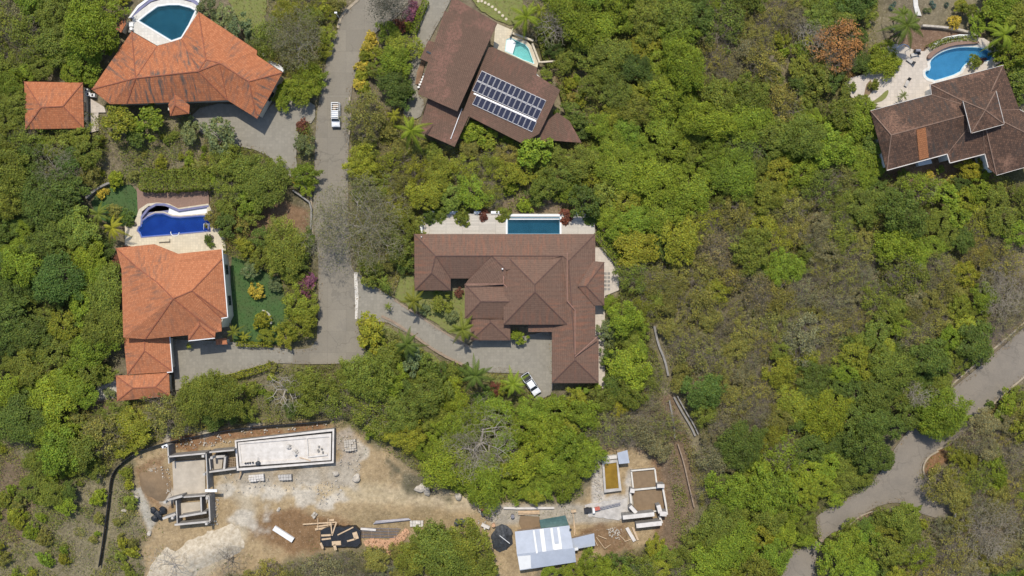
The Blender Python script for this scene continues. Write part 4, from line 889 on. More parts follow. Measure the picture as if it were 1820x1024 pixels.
HAND = """155 98 36 broad b|158 50 44 broad b|95 75 34 broad m|190 18 26 broad b|42 62 34 scrub m|20 110 26 scrub m|25 25 30 dry w|95 20 30 broad m|125 130 20 broad b|28 185 26 broad m|120 218 30 scrub m|50 245 30 scrub m|140 240 20 broad m
215 218 30 leafy y|262 213 28 leafy b|240 240 20 leafy k|337 232 20 leafy l|390 245 30 leafy l|368 14 18 leafy l|396 30 20 leafy l|424 52 22 leafy l|445 70 14 leafy l|485 55 34 scrub m|470 85 24 scrub m|505 95 28 scrub o|525 130 20 scrub o|590 20 14 scrub y|582 60 16 broad y|575 90 14 broad y|540 148 30 broad b|515 165 24 broad b|562 140 20 broad b|500 182 14 broad b
538 225 12 shrub r|540 258 18 leafy l|545 310 22 broad b|545 335 14 broad b|715 85 30 broad y|690 60 20 broad b|697 110 30 broad b|700 150 31 broad k|715 165 22 broad k|728 28 14 shrub P|712 45 12 shrub r|735 15 12 shrub P|725 45 10 shrub y
660 68 11 shrub Y|653 84 12 shrub Y|650 100 12 shrub y|646 118 12 shrub Y|643 135 12 shrub y|641 152 13 shrub Y|648 160 12 shrub y|665 125 14 leafy m|668 95 12 leafy y
730 232 34 palm b|700 205 18 palm y|690 235 14 shrub o|845 235 24 leafy b|870 250 18 leafy y|900 255 12 leafy b|950 268 30 leafy b|1020 205 24 leafy k|1030 230 18 leafy k
935 30 34 palm b|960 20 20 palm y|975 70 14 leafy k|985 90 16 broad k|968 135 14 leafy m|1000 110 20 broad m
470 325 40 broad m|435 300 34 broad m|400 290 30 broad m|445 355 28 broad b|490 300 22 broad m|410 335 26 scrub m|505 440 40 broad m|525 465 22 broad k|465 455 22 broad m|400 400 22 leafy k|430 395 16 leafy o|440 440 18 leafy y|425 430 12 palm y|445 480 16 leafy l
455 517 14 shrub Y|466 570 15 shrub y|524 543 24 broad y|534 580 25 broad y|508 598 20 broad y|545 548 20 broad y|475 598 14 broad y|545 505 14 shrub P|538 520 12 shrub P|552 493 9 shrub P|487 505 14 leafy l|415 590 17 palm m|434 598 13 palm y|335 615 7 palm y|218 465 16 leafy r|225 447 11 leafy r
180 345 8 shrub Y|190 340 5 shrub Y|200 405 26 palm y|175 380 24 palm m|225 385 14 leafy k|205 375 14 leafy o|380 390 16 leafy o|372 425 7 shrub k|378 436 6 shrub k|232 400 5 shrub k|240 398 4 shrub k
110 578 26 broad y|92 592 14 broad y|130 690 32 broad b|150 705 22 broad b|160 660 24 broad m|105 680 22 broad b|195 700 10 shrub l
730 395 22 broad m|715 440 26 broad m|720 470 18 broad k|660 485 24 leafy m|680 500 16 palm m|655 465 20 broad m|700 420 24 scrub m|640 290 28 broad y|660 330 26 broad m|655 265 20 broad m|700 290 26 scrub y|740 300 24 scrub y|780 310 30 broad y|820 300 26 scrub y|760 345 30 broad y|800 350 24 broad m|838 340 28 broad b|870 345 22 scrub m|870 290 24 scrub y|900 310 22 broad y|930 300 24 broad y|965 335 22 broad m|955 350 16 broad k
764 385 14 shrub k|784 381 14 shrub m|822 386 16 shrub m|858 385 12 shrub r|893 383 15 shrub m|1005 386 14 shrub r|800 378 8 shrub m|1040 360 28 leafy k|1050 385 16 leafy k|1075 345 26 leafy m|1085 385 26 broad b|1100 410 22 broad b
735 535 25 palm m|755 550 10 leafy l|785 543 18 leafy m|800 560 14 leafy l|822 585 29 palm m|776 520 10 palm k|815 520 9 leafy r|920 600 14 leafy b|916 592 8 palm b|690 545 9 palm m|688 512 12 palm k
660 590 30 leafy y|672 610 16 leafy y|723 612 31 palm k|705 625 20 leafy m|735 640 22 leafy l|760 650 22 leafy m|785 660 16 leafy k|845 668 32 palm k|825 660 14 leafy k|880 690 12 leafy r|912 682 28 palm b|895 690 12 leafy y|870 695 14 leafy k
1088 540 16 broad b|1078 588 18 leafy l|1085 608 14 leafy l|1115 650 38 broad b|1100 680 26 broad k|1130 625 22 broad b|1120 700 24 broad m|1085 640 18 broad k|1100 720 20 scrub y
1028 693 9 banana b|1042 695 8 banana b|1062 688 9 banana b|1020 697 6 banana k
1530 215 32 broad b|1552 250 26 broad m|1522 280 32 broad b|1556 296 20 broad b|1500 195 28 broad m|1535 185 18 broad m|1508 158 14 leafy m|1570 106 29 broad b|1557 112 14 broad y|1585 114 16 broad b|1550 153 9 shrub m|1602 172 12 palm l|1612 45 38 palm k|1605 25 20 palm k|1600 60 16 palm k|1785 62 34 palm b|1800 100 26 leafy b|1805 145 24 leafy m|1790 30 26 leafy b|1760 25 24 leafy b|1735 45 18 leafy b|1815 170 18 leafy k|1770 90 14 leafy k
1697 39 11 shrub Y|1728 112 11 shrub m|1745 108 8 leafy r|1720 18 14 leafy m|1710 10 12 broad y
1488 82 42 scrub R|1502 112 22 scrub R|1465 128 18 leafy o|1512 75 14 leafy m|1440 70 18 palm y|1420 120 22 leafy m|1450 140 26 leafy m|1480 140 20 leafy k|1440 165 16 leafy o|1495 130 14 leafy o|1530 65 14 leafy k|1505 30 30 broad m|1460 25 30 broad m|1545 20 18 broad m|1560 90 12 shrub m
1585 12 7 agave a|1590 6 5 agave a|1660 10 6 agave a|1683 8 6 agave a|1656 4 5 agave a|1645 18 6 agave l|1652 18 6 agave l|1608 15 5 agave l
1652 311 8 shrub Y|1690 322 10 shrub Y|1682 335 8 shrub y|1605 310 10 leafy m|1672 302 8 leafy m|1722 300 20 broad y|1745 305 16 broad b|1600 325 14 leafy m
1392 475 30 broad b|1370 485 20 broad m|1415 470 20 broad b|1680 345 24 leafy b|1720 360 26 leafy b|1700 385 24 leafy b|1740 340 20 leafy b|1600 430 34 broad b|1630 455 26 broad b|1570 440 24 broad b|1660 440 22 broad b
1520 635 26 broad y|1505 660 22 broad b|1540 655 22 broad y|1560 590 26 broad m|1575 620 20 broad y|1655 640 34 broad k|1635 660 24 broad k|1680 655 20 broad m|1680 733 40 broad b|1672 752 28 broad b|1705 745 18 broad b|1645 750 20 broad m|1715 580 26 broad y|1705 545 22 broad y|1690 600 20 broad b|1740 560 18 broad m
1560 700 32 broad k|1520 700 26 broad k|1590 690 20 broad k|1510 740 26 broad k|1555 750 30 broad k|1590 760 22 broad k|1540 800 34 broad k|1500 790 26 broad k|1470 820 28 broad b|1570 820 20 broad k|1510 850 26 broad m|1460 860 26 broad b|1535 850 16 broad m|1420 870 24 broad b|1400 905 26 broad b|1430 930 20 broad m|1440 890 16 broad b
1505 970 34 broad b|1480 1000 30 broad b|1530 1005 30 broad b|1545 960 24 broad b|1600 920 28 broad m|1615 945 24 broad m|1580 950 22 broad m|1620 910 16 broad b|1670 860 32 scrub o|1700 850 24 scrub m|1720 820 20 broad y|1740 850 28 scrub m|1700 800 20 scrub y|1770 835 24 broad b|1775 860 18 broad b|1790 715 20 leafy b|1780 735 14 leafy m|1810 700 14 leafy m|1760 720 8 shrub k
790 985 46 broad m|830 965 36 broad m|760 960 30 broad m|840 1005 36 broad m|735 1000 30 broad m|800 1020 30 broad m|865 1010 18 broad m|945 862 28 broad b|968 868 20 broad b|922 872 19 broad b|950 882 16 broad y|1040 800 30 broad b|1035 825 22 broad b|1010 790 28 broad b|975 770 30 broad b|930 760 28 broad b|890 735 28 broad b|940 730 28 broad b|990 730 28 broad b|1040 740 28 broad b|900 785 24 broad b|1000 760 26 broad y|1175 1010 18 broad y|1165 970 18 broad y|1175 985 14 broad b|1060 1010 28 broad b|1020 1015 24 broad b|980 1020 18 broad b|1085 995 14 leafy k|1120 1005 18 leafy k
175 885 14 shrub b|55 945 14 shrub b|90 850 10 shrub b|20 870 9 shrub b"""
for ln_ in HAND.replace('\n', '|').split('|'):
    a = ln_.split(); T(float(a[0]), float(a[1]), float(a[2]), a[3], a[4])
# fill the wood with further trees, by plant-cover class, leaving roads and roofs free
EXTRA = []
def autofill():
    g = random.Random(5); pts = [(t[0], t[1], t[2]) for t in TREES]+[(648, 410, 66), (850, 800, 52), (535, 72, 44), (505, 690, 26), (1760, 950, 30), (1785, 520, 30), (300, 1010, 30)]
    spec = {'D': (38, 'broad', 'kkmb'), 'B': (37, 'broad', 'bbbmy'), 'M': (35, 'broad', 'mmbk'), 'O': (33, 'scrub', 'oyom'), 'W': (32, 'dry', 'wwoo'), 'd': (11, 'shrub', 'bymo')}
    lim = {'broad': 300, 'scrub': 200, 'dry': 110, 'shrub': 130}; cnt = {k: sum(1 for t in TREES if t[3] == k) for k in lim}
    cand = []
    for _ in range(14000):
        x, y = g.uniform(-12, 1832), g.uniform(-12, 1036); cand.append((x, y))
    cx = np.array(cand); cl = wild(cx[:, 0], cx[:, 1]); bl = blocked(cx[:, 0], cx[:, 1])
    dist = np.full(len(cx), 1e9)
    for p in NOVEG:
        q_ = pdist(cx[:, 0], cx[:, 1], p); dist = np.minimum(dist, q_*(1.9 if p is ROAD_R else 1.35 if p in (ROAD, DRIVE_A) else 1))
    for l in LINES: dist = np.minimum(dist,   .62*pdist(cx[:, 0], cx[:, 1], l, False))
    for i, (x, y) in enumerate(cand):
        k = CL[cl[i]]
        if k == '.' or bl[i]: continue
        R, kind, cs = spec[k]; r = R*g.uniform(.7, 1.15)
        if k == 'M' and g.random() < .25: kind = 'scrub'
        if k == 'O' and g.random() < .22: kind = 'broad'; cs = 'yym'
        if k == 'W' and g.random() < .35: kind = 'scrub'
        if dist[i] < r*.72: 
            continue
        if cnt[kind] >= lim[kind]: continue
        sp = .58 if kind in ('broad',) else .66
        if k == 'd':
            sp = g.choice((.7, 1.3, 2.4)); r = g.uniform(5, 15)
            if vnoise(np.array([x]), np.array([y]), 45, 3)[0] < .5: continue
        if any((x-a)**2+(y-b)**2 < (sp*(r+c))**2 for a, b, c in pts): continue
        pts.append((x, y, r)); cnt[kind] += 1; T(x, y, r, kind, g.choice(cs))
    print('TREES', cnt, len(TREES))
    for i, (x, y) in enumerate(cand):      # smaller crowns filling what is left, kept as one mass
        k = CL[cl[i]]
        if k in '.d' or bl[i] or len(EXTRA) > 420: continue
        r = g.uniform(15, 25)
        if dist[i] < r*.8 or any((x-a)**2+(y-b)**2 < (.62*(r+c))**2 for a, b, c in pts): continue
        if k in 'OW' and g.random() < .35: continue
        pts.append((x, y, r)); EXTRA.append((x, y, r, g.choice(spec[k][2])))
    print('EXTRA', len(EXTRA))
autofill()
def autolabels():
    """a description for each plant: look, then its rank from the nearest landmark on that side of it"""
    gr = {}
    for i, t in enumerate(TREES):
        if t[5]: continue
        nm, lx, ly = min(LM, key=lambda l: (l[1]-t[0])**2+(l[2]-t[1])**2); dx, dy = t[0]-lx, t[1]-ly
        a = math.degrees(math.atan2(-dy, dx)) % 360; dr = ['right','upper right','upper side','upper left','left','lower left','lower side','lower right'][int((a+22.5)//45) % 8]
        gr.setdefault((nm, dr, LOOKS.get(t[4], 'blue-green'), NOUN[t[3]]), []).append((math.hypot(dx, dy), i))
    for (nm, dr, lk, nn), l in gr.items():
        l.sort()
        for k, (d, i) in enumerate(l):
            rk = 'nearest' if k == 0 else (ORD[k]+'-nearest' if k < 14 else '%d%s-nearest' % (k+1, {1: 'st', 2: 'nd', 3: 'rd'}.get((k+1) % 10 if k > 13+6 else 0, 'th')))
            if len(l) == 1: TREES[i][5] = '%s %s to the %s of %s' % (lk, nn, dr, nm)
            else: TREES[i][5] = '%s %s, %s to %s on its %s' % (lk, nn, rk, nm, dr)
autolabels()
GRP = dict(broad='broad-crowned trees of the wood', leafy='large-leaved garden trees', scrub='thin-leaved scrub trees', dry='half-bare scrub trees', shrub='garden and hillside shrubs', palm='palms around the houses', banana='banana plants by the house', agave='agaves in the dry bed')
NAME = dict(broad='canopy_tree', leafy='leafy_tree', scrub='scrub_tree', dry='dry_tree', shrub='shrub', palm='palm_tree', banana='banana_plant', agave='agave')
CAT = dict(broad='tree', leafy='tree', scrub='tree', dry='tree', shrub='bush', palm='palm', banana='plant', agave='plant')
gq = random.Random(11); ZB = [(DECK_F, .9), (DECK_C, .8)]
for px_, py_, r_, kind, c_, lab in TREES:
    lst = PROTO[kind]; rm = r_/PXM*1.12
    if kind == 'broad': j = min(range(5), key=lambda q: abs(lst[q][2]-rm)+gq.random()*1.0)
    else: j = gq.randrange(len(lst))
    cm, _, R, zc = lst[j]; s = rm/R; sz = s*gq.uniform(.85, 1.12)
    if kind in ('broad', 'leafy', 'scrub', 'dry'): sz *= gq.uniform(.62, .95) ; 
    loc = toroot(px_, py_, zc*sz)
    for pl, zb in ZB:
        if inpoly(np.array([px_]), np.array([py_]), pl)[0] and kind in ('shrub', 'agave', 'palm') and r_ < 15: loc.z = zb
    o = thing(NAME[kind], lab, CAT[kind], loc, GRP[kind], gq.uniform(0, 6.28)); an = 1 if kind in ('palm', 'banana', 'agave') else gq.uniform(.86, 1.18); o.scale = (s*an, s/an, sz)
    bc = COLS[c_]; v = gq.gauss(1, .10); h = gq.gauss(0, .05)
    c = bpy.data.objects.new('crown', cm); COL.objects.link(c); c.parent = o; c.color = (bc[0]*v*(1+h), bc[1]*v, bc[2]*v*(1-h), 1)
    k = bpy.data.objects.new('trunk', _tm[(kind, j)]); COL.objects.link(k); k.parent = o
def extra_canopy():
    Vs, Ts = [], []; pr = []
    for j in (0, 1):
        me = PROTO['broad'][j][0]; n = len(me.polygons); co = np.empty(n*12, np.float32); me.vertices.foreach_get('co', co); tt = np.empty(n*4, np.float32); me.attributes['tint'].data.foreach_get('color', tt); pr.append((co.reshape(-1, 4, 3), tt.reshape(-1, 4)[:, :3], PROTO['broad'][j][2], PROTO['broad'][j][3]))
    for x, y, r, c in EXTRA:
        V4, tt, R, zc = pr[gq.randrange(2)]; s = r/PXM*1.15/R; sz = s*.8; a = gq.uniform(0, 6.28); k = rng.random(len(V4)) < s*s*1.5; V4 = V4[k]; tt = tt[k]; ls = .8/s
        ctr = V4.mean(1, keepdims=True); V4 = ctr+(V4-ctr)*min(1.4, ls)
        X = V4[..., 0]*math.cos(a)-V4[..., 1]*math.sin(a); Y = V4[..., 0]*math.sin(a)+V4[..., 1]*math.cos(a); l = toroot(x, y, zc*sz)
        Vs.append(np.stack([X*s+l.x, Y*s+l.y, V4[..., 2]*sz], -1)); Ts.append(tt*np.array(COLS[c])*gq.gauss(1, .1))
    o = bpy.data.objects.new('understorey_crowns', qmesh('understorey_crowns', np.concatenate(Vs), np.concatenate(Ts))); COL.objects.link(o)
    o.color = (1, 1, 1, 1); tag(o, 'mass of small green and olive crowns filling the wood between bigger trees', 'thicket', kind='stuff')
extra_canopy()
# leafless and nearly leafless trees, each grown separately
def bare(px, py, r, h, seed, mat, label, leafc=None, lev=6, nb=(3, 3), r0=.2, nleaf=0):
    t = thing('bare_tree', label, 'tree', toroot(px, py, h*.7)); R = r/PXM
    segs, tips = branch_np(seed, R, h, lev, .8, nb, r0)
    def lk(me, nm): o = bpy.data.objects.new(nm, me); COL.objects.link(o); o.parent = t; return o
    big = [s for s in segs if s[2] > r0*.2]; small = [s for s in segs if s[2] <= r0*.2]
    small = [(a, b_, max(ra, .017), max(rb, .012)) for a, b_, ra, rb in small]; lk(segmesh('trunk', big, mat, 5), 'trunk'); lk(segmesh('crown', small, M['twigp'], 3), 'crown')
    if leafc:
        tp = np.array([tuple(x) for x in tips]); k = rng.integers(0, len(tp), nleaf); pos = tp[k]+rng.normal(0, .35, (nleaf, 3))
        o = lk(qmesh('foliage', leaves(pos, np.tile([0, 0, 1.], (nleaf, 1)), .2, .14, .9), tints(nleaf)), 'foliage'); o.color = (*leafc, 1)
    return t
bare(648, 408, 88, 8, 1, M['barkp'], 'huge grey half-leafless tree spreading over the road and its shadow', (.20,.20,.075), 7, (2, 3), .28, 11000)
bare(850, 800, 68, 7, 2, M['barkp'], 'leafless grey tree between the green wood and the building site', None, 6, (3, 3), .22)
bare(535, 75, 55, 6.5, 3, M['barkp'], 'pale half-leafless tree beside the road opposite the yellow shrubs', (.20,.20,.075), 7, (2, 3), .2, 6000)
bare(505, 690, 42, 5, 4, M['barkp'], 'pale bare tree with long forked limbs below the road end', None, 6, (2, 2), .2)
bare(300, 1012, 46, 5, 5, M['barkp'], 'leafless tree at bottom edge casting over the white gravel', None, 5, (2, 3), .12)
bare(1760, 950, 55, 6, 6, M['twig'], 'brown leafless tree in the lower right corner', (.16,.14,.07), 7, (2, 3), .15, 1500)
bare(1640, 700, 26, 6, 7, M['barkp'], 'thin grey bare tree between two green crowns by the asphalt road', None, 6, (2, 3), .13)
bare(1785, 520, 45, 5, 8, M['twig'], 'brown leafless tree at the right edge above the asphalt road', None, 7, (2, 3), .13)
bare(95, 300, 46, 5.5, 9, M['barkp'], 'grey leafless tree left of the curved turf patch', (.13,.125,.06), 7, (2, 3), .14, 1600)
bare(405, 1000, 34, 4.5, 12, M['twig'], 'brown leafless tree at bottom edge right of the white gravel', None, 5, (2, 3), .12)
bare(1440, 60, 30, 5, 13, M['barkp'], 'grey leafless tree left of the orange flame tree', None, 6, (2, 3), .13)
bare(985, 40, 40, 5.5, 14, M['barkp'], 'grey leafless tree right of the palms near the turquoise pool', None, 6, (2, 3), .13)
bare(690, 8, 34, 8, 15, M['barkp'], 'dark-leaved tree at the top edge over the road', (.05,.06,.04), 7, (2, 3), .15, 2500)  # leaf colour darker than on the other bare trees
# hedges
def hedge(pts, w, h, c, label, name='hedge', ln=.24):
    pw = [P(x, y, h) for x, y in pts]; root = thing(name, label, 'hedge', (pw[0].x, pw[0].y, 0)); L = WL[root.name]; pos = []; nr = []
    for a, b_ in zip(pw, pw[1:]):
        d = b_-a; D = d.length; u = d/D; s = Vector((-u.y, u.x, 0)); n = int(D*(w+2*h)*46)
        for _ in range(n):
            t = gq.uniform(0, D); k = gq.random(); bumps = .86+.3*vnoise(np.array([(a+u*t).x]), np.array([(a+u*t).y]), .9, 2)[0]
            if k < w/(w+2*h): off = gq.uniform(-w/2, w/2); z = h*bumps*gq.uniform(.9, 1); nn = (0, 0, 1)
            else: sg = gq.choice((-1, 1)); off = sg*w/2*bumps; z = gq.uniform(.1, h); nn = (s.x*sg, s.y*sg, .4)
            q = a+u*t+s*off*gq.uniform(.88, 1.05); pos.append((q.x-L.x, q.y-L.y, z)); nr.append(nn)
    pos = np.array(pos); nr = np.array(nr, float)
    o = bpy.data.objects.new('foliage', qmesh('foliage', leaves(pos, nr, ln, ln*.75, .5), tints(len(pos)))); COL.objects.link(o); o.parent = root; o.color = (*c, 1)
    st = MB()
    for a, b_ in zip(pw, pw[1:]):
        D = (b_-a).length
        for k in range(int(D/1.2)+1): q = a.lerp(b_, (k+.5)/(int(D/1.2)+1)); st.tube((q.x, q.y, -.1), (q.x, q.y, h*.6), .05, .03, 5)
    st.build('stem', M['bark'], root); return root
hedge([(248,318),(290,322),(330,318),(372,316)], 4.2, 2.2, COLS['m'], 'thick clipped hedge above the terracotta path and cobalt pool', ln=.3)
hedge([(1060,412),(1076,432),(1096,458),(1112,476)], 2.0, 1.4, COLS['b'], 'curving bright hedge along the white path right of central house')
hedge([(418,611),(450,613),(484,613)], .9, 1.2, COLS['y'], 'low trimmed hedge between the green turf and driveway')
hedge([(322,690),(360,680),(400,673),(450,660),(482,650)], 1.3, 1.2, COLS['y'], 'long low hedge below the left driveway')
hedge([(757,0),(745,25),(733,60)], 1.2, 1.4, COLS['b'], 'hedge beside the upper driveway and magenta bushes')
hedge([(1652,84),(1668,76),(1690,70),(1720,68),(1736,70)], 1.1, 1.5, COLS['m'], 'curved hedge in the planter above the kidney-shaped pool')
hedge([(996,150),(1003,176),(1012,200)], .9, 1.3, COLS['m'], 'short hedge at right end of the solar roof')
hedge([(958,58),(968,100),(978,118)], .9, 1.2, COLS['m'], 'narrow hedge right of the small turquoise pool')
hedge([(503,312),(520,320),(532,330)], .7, .8, COLS['Y'], 'short yellow hedge at the lower end of grey driveway')

# undergrowth: sheer masses nobody could count
def undergrowth():
    n = 1350000; X = rng.uniform(-40, 1860, n); Y = rng.uniform(-40, 1064, n)
    cl = wild(X, Y); bl = blocked(X, Y)
    dens = np.array([.55, .62, .62, .78, .62, .6, 0])[cl]; cn = fbm(X, Y, 26, 1); dens = np.where(cl == 5, dens*np.clip((cn-.38)*6, .10, 1.2), dens*np.clip((cn-.30)*4, .12, 1.35))
    keep = (rng.random(n) < dens) & ~bl; X, Y, cl, cn = X[keep], Y[keep], cl[keep], cn[keep]
    hm = np.array([2.2, 3.0, 2.8, 2.6, 1.8, 1.0, 0])[cl]; hh = hm*np.clip((fbm(X, Y, 20, 4)-.25)*1.9, .05, 1.2)
    z = hh*rng.uniform(.55, 1, len(X)); pos = np.stack([(X-910)/PXM, (512-Y)/PXM, z], 1)
    base = np.array([(.11,.145,.025), (.175,.215,.025), (.175,.19,.032), (.22,.222,.042), (.215,.21,.058), (.195,.22,.045), (0,0,0)])
    hue = fbm(X, Y, 34, 3)[:, None]; col = base[cl]*(1-.0)+np.array([.05, .012, .012])*np.clip(hue-.48, 0, 1)*3
    gy = np.stack([np.gradient(hh)*0, np.gradient(hh)*0, np.ones(len(hh))], 1)
    V4 = leaves(pos, gy, .24, .17, .7); tt = tints(len(X), v=.24, hue=.12)*col
    o = bpy.data.objects.new('undergrowth', qmesh('undergrowth', V4, tt)); COL.objects.link(o); o.color = (1, 1, 1, 1)
    tag(o, 'green and olive undergrowth filling the gaps between the trees', 'undergrowth', kind='stuff')
    # dry twigs and stalks
    n = 330000; X = rng.uniform(-40, 1860, n); Y = rng.uniform(-40, 1064, n); cl = wild(X, Y); bl = blocked(X, Y)
    dens = np.array([.02, .02, .06, .18, .42, .55, 0])[cl]*np.clip((fbm(X, Y, 30, 2)-.25)*2.6, .1, 1.2); keep = (rng.random(n) < dens) & ~bl; X, Y, cl = X[keep], Y[keep], cl[keep]
    m = len(X); hm = np.array([.6, .6, .8, 1.8, 1.9, .35, 0])[cl]; z = hm*rng.uniform(.1, 1, m); p = np.stack([(X-910)/PXM, (512-Y)/PXM, z], 1)
    d = unit(rng.normal(0, 1, (m, 3))*np.array([1, 1, .55])); L = rng.uniform(.35, 1.3, m)[:, None]; w = unit(np.cross(d, rng.normal(0, 1, (m, 3))))*rng.uniform(.015, .04, m)[:, None]
    V4 = np.stack([p-w, p+w, p+d*L+w*.3, p+d*L-w*.3], 1); c = np.array([(.27,.235,.165)])*rng.uniform(.7, 1.4, (m, 1))*np.array([[1, 1, 1]])
    o = bpy.data.objects.new('dry_brush', qmesh('dry_brush', V4, c)); COL.objects.link(o); o.color = (1, 1, 1, 1)
    tag(o, 'dry grey-brown twigs and stalks tangled over the open slope', 'dry brush', kind='stuff'); print('UNDER', len(tt), m)
    # low grass and weeds, also on lawns and around the building plot
    n = 260000; X = rng.uniform(-20, 1840, n); Y = rng.uniform(-20, 1044, n); cl = wild(X, Y); bl = blocked(X, Y)
    dens = np.where(cl >= 5, .5, .1)*np.clip((fbm(X, Y, 18, 5)-.42)*6, 0, 1); keep = (rng.random(n) < dens) & ~bl
    site = inpoly(X, Y, SITE) & (pdist(X, Y, SITE) < 30) & (rng.random(n) < .35*np.clip((fbm(X, Y, 22, 2)-.5)*6, 0, 1)); keep |= site
    for lw in (LAWN_A, LAWN_D, LAWN_E): keep |= inpoly(X, Y, lw) & (rng.random(n) < .8)
    tf = inpoly(X, Y, TURF_C) | inpoly(X, Y, TURF_P); keep |= tf
    X, Y, tf = X[keep], Y[keep], tf[keep]; m = len(X); p = np.stack([(X-910)/PXM, (512-Y)/PXM, rng.uniform(.02, .14, m)], 1)
    V4 = leaves(p, np.tile([0, 0, 1.], (m, 1)), .24, .12, .8); c = tints(m, v=.2, hue=.16)*np.where(tf[:, None], np.array([[.058, .118, .036]])*(.75+.5*fbm(X, Y, 14, 2))[:, None], np.array([[.19, .205, .055]]))
    o = bpy.data.objects.new('grass', qmesh('grass', V4, c)); COL.objects.link(o); o.color = (1, 1, 1, 1)
    tag(o, 'patchy low grass and weeds on lawns and open ground', 'grass', kind='stuff')
undergrowth()
def litter():
    n = 260000; X = rng.uniform(-10, 1830, n); Y = rng.uniform(-10, 1034, n); k = np.zeros(n, bool); z = np.full(n, .1)
    for pl in (ROAD, ROAD_R, DRIVE_A, DRIVE_E, DRIVE_D): d = pdist(X, Y, pl); k |= inpoly(X, Y, pl) & (d < 14*fbm(X, Y, 16, 3)**1.5) & (rng.random(n) < .75)
    X, Y = X[k], Y[k]; m = len(X); p = np.stack([(X-910)/PXM, (512-Y)/PXM, rng.uniform(.095, .12, m)], 1)
    V4 = leaves(p, np.tile([0, 0, 1.], (m, 1)), .22, .12, .12); c = tints(m, v=.3, hue=.15)*np.array([.21, .16, .10])
    o = bpy.data.objects.new('leaf_litter', qmesh('leaf_litter', V4, c)); COL.objects.link(o); o.color = (1, 1, 1, 1); tag(o, 'brown fallen leaves and soil spilled along the road edges', 'litter', kind='stuff')
litter()

# ---------------------------------------------------------------- vehicles
def pickup(label, px, py, ang, rack):
    t = thing('pickup_truck', label, 'pickup truck', (0, 0, 0))
    def prof(pts, w0, w1):             # side profile (y,z) extruded across x, narrower on top
        zs = [p[1] for p in pts]; lo, hi = min(zs), max(zs); b = MB(); n = len(pts); vs = []
        for sg in (-1, 1):
            for y, z in pts: k = (z-lo)/(hi-lo); vs.append((sg*(w0+(w1-w0)*k)/2, y, z))
        b.add(vs, [tuple(range(n)), tuple(range(2*n-1, n-1, -1))]+[(i, n+i, n+(i+1) % n, (i+1) % n) for i in range(n)]); return b
    def bev(o, w=.06, s=2): m = o.modifiers.new('bevel', 'BEVEL'); m.width = w; m.segments = s; m.limit_method = 'ANGLE'; m.angle_limit = .5; return o
    front = prof([(.55, .35), (2.55, .35), (2.62, .6), (2.55, .92), (2.2, 1.0), (1.35, 1.1), (.55, 1.1)], 1.86, 1.7); body = bev(front.build('body', M['paint'], t), .1, 3)
    b = prof([(-1.0, .35), (.56, .35), (.56, 1.1), (-1.0, 1.1)], 1.86, 1.78); bev(b.build('door_panel', M['paint'], t), .04)
    g = prof([(-1.02, 1.08), (1.42, 1.08), (.75, 1.62), (-.85, 1.64)], 1.72, 1.36); bev(g.build('cab_glass', M['glass'], t), .04)
    r = prof([(-.86, 1.63), (.74, 1.61), (.66, 1.69), (-.8, 1.71)], 1.38, 1.3); bev(r.build('cab_roof', M['paint'], t), .03)
    p = MB()
    for sg in (-1, 1):
        p.beam((sg*.84, 1.38, 1.1), (sg*.67, .75, 1.64), .07, .06); p.beam((sg*.84, -1.0, 1.1), (sg*.67, -.84, 1.65), .1, .08); p.beam((sg*.85, -.1, 1.1), (sg*.68, -.1, 1.64), .07, .06)
    p.build('pillar', M['paint'], t)
    b = MB()
    for sg in (-1, 1): b.box((sg*.87, -1.85, .74), (.1, 1.7, .72))
    b.box((0, -2.66, .74), (1.84, .08, .72)); b.box((0, -1.03, .8), (1.7, .06, .62)); bev(b.build('bed_side', M['paint'], t), .03)
    b = MB(); b.box((0, -1.85, .52), (1.64, 1.6, .1)); b.build('bed_floor', M['dark'], t)
    for sx in (-1, 1):
        for y in (1.75, -1.75):
            w = MB(); w.tube((sx*.74, y, .36), (sx*.95, y, .36), .36, n=18); wo_ = w.build('wheel', M['tyre'], t); w = MB(); w.tube((sx*.94, y, .36), (sx*.965, y, .36), .2, n=14); w.build('rim', M['rim'], wo_)
        l = MB(); l.box((sx*.68, 2.54, .8), (.34, .12, .16)); l.build('headlight', M['lampglass'], t); l = MB(); l.box((sx*.84, -2.71, .85), (.12, .04, .28)); l.build('tail_light', M['lampred'], t)
        l = MB(); l.box((sx*1.0, .85, 1.16), (.2, .1, .15)); l.build('mirror', M['dark'], t)
    b = MB(); b.box((0, 2.66, .5), (1.7, .1, .2)); b.box((0, -2.76, .45), (1.7, .12, .16)); b.build('bumper', M['dark'], t)
    b = MB(); b.box((0, 2.0, 1.035), (.5, .7, .02)); b.build('bonnet_line', M['paint'], t)
    if rack:
        b = MB()
        for sx in (-1, 1):
            b.beam((sx*.72, -2.6, 1.95), (sx*.72, 1.0, 1.95), .07, .07)
            for y in (-2.55, -1.2, .6): b.beam((sx*.76, y, 1.05 if y < -1 else 1.6), (sx*.72, y, 1.93), .06, .06)
        for y in np.linspace(-2.55, .95, 9): b.beam((-.72, y, 1.99), (.72, y, 1.99), .1, .05)
        b.build('roof_rack', M['white'], t)
        b = MB(); b.box((-.05, -2.0, .95), (1.2, .7, .5)); b.box((.3, -1.4, .9), (.6, .5, .5)); b.build('cargo', M['plank'], t)
    p0 = P(px, py, .8); t.location = (p0.x, p0.y, .09); t.rotation_euler = (0, 0, ang); t.scale = (.93, .88, .93); return t
pickup('white pickup with ladder rack driving down the grey road', 597, 205, math.pi, True)
a_ = math.atan2(-(703-660), (960-931)); pickup('white pickup with open dark bed parked on the central driveway', 944, 683, a_-math.pi/2, False)

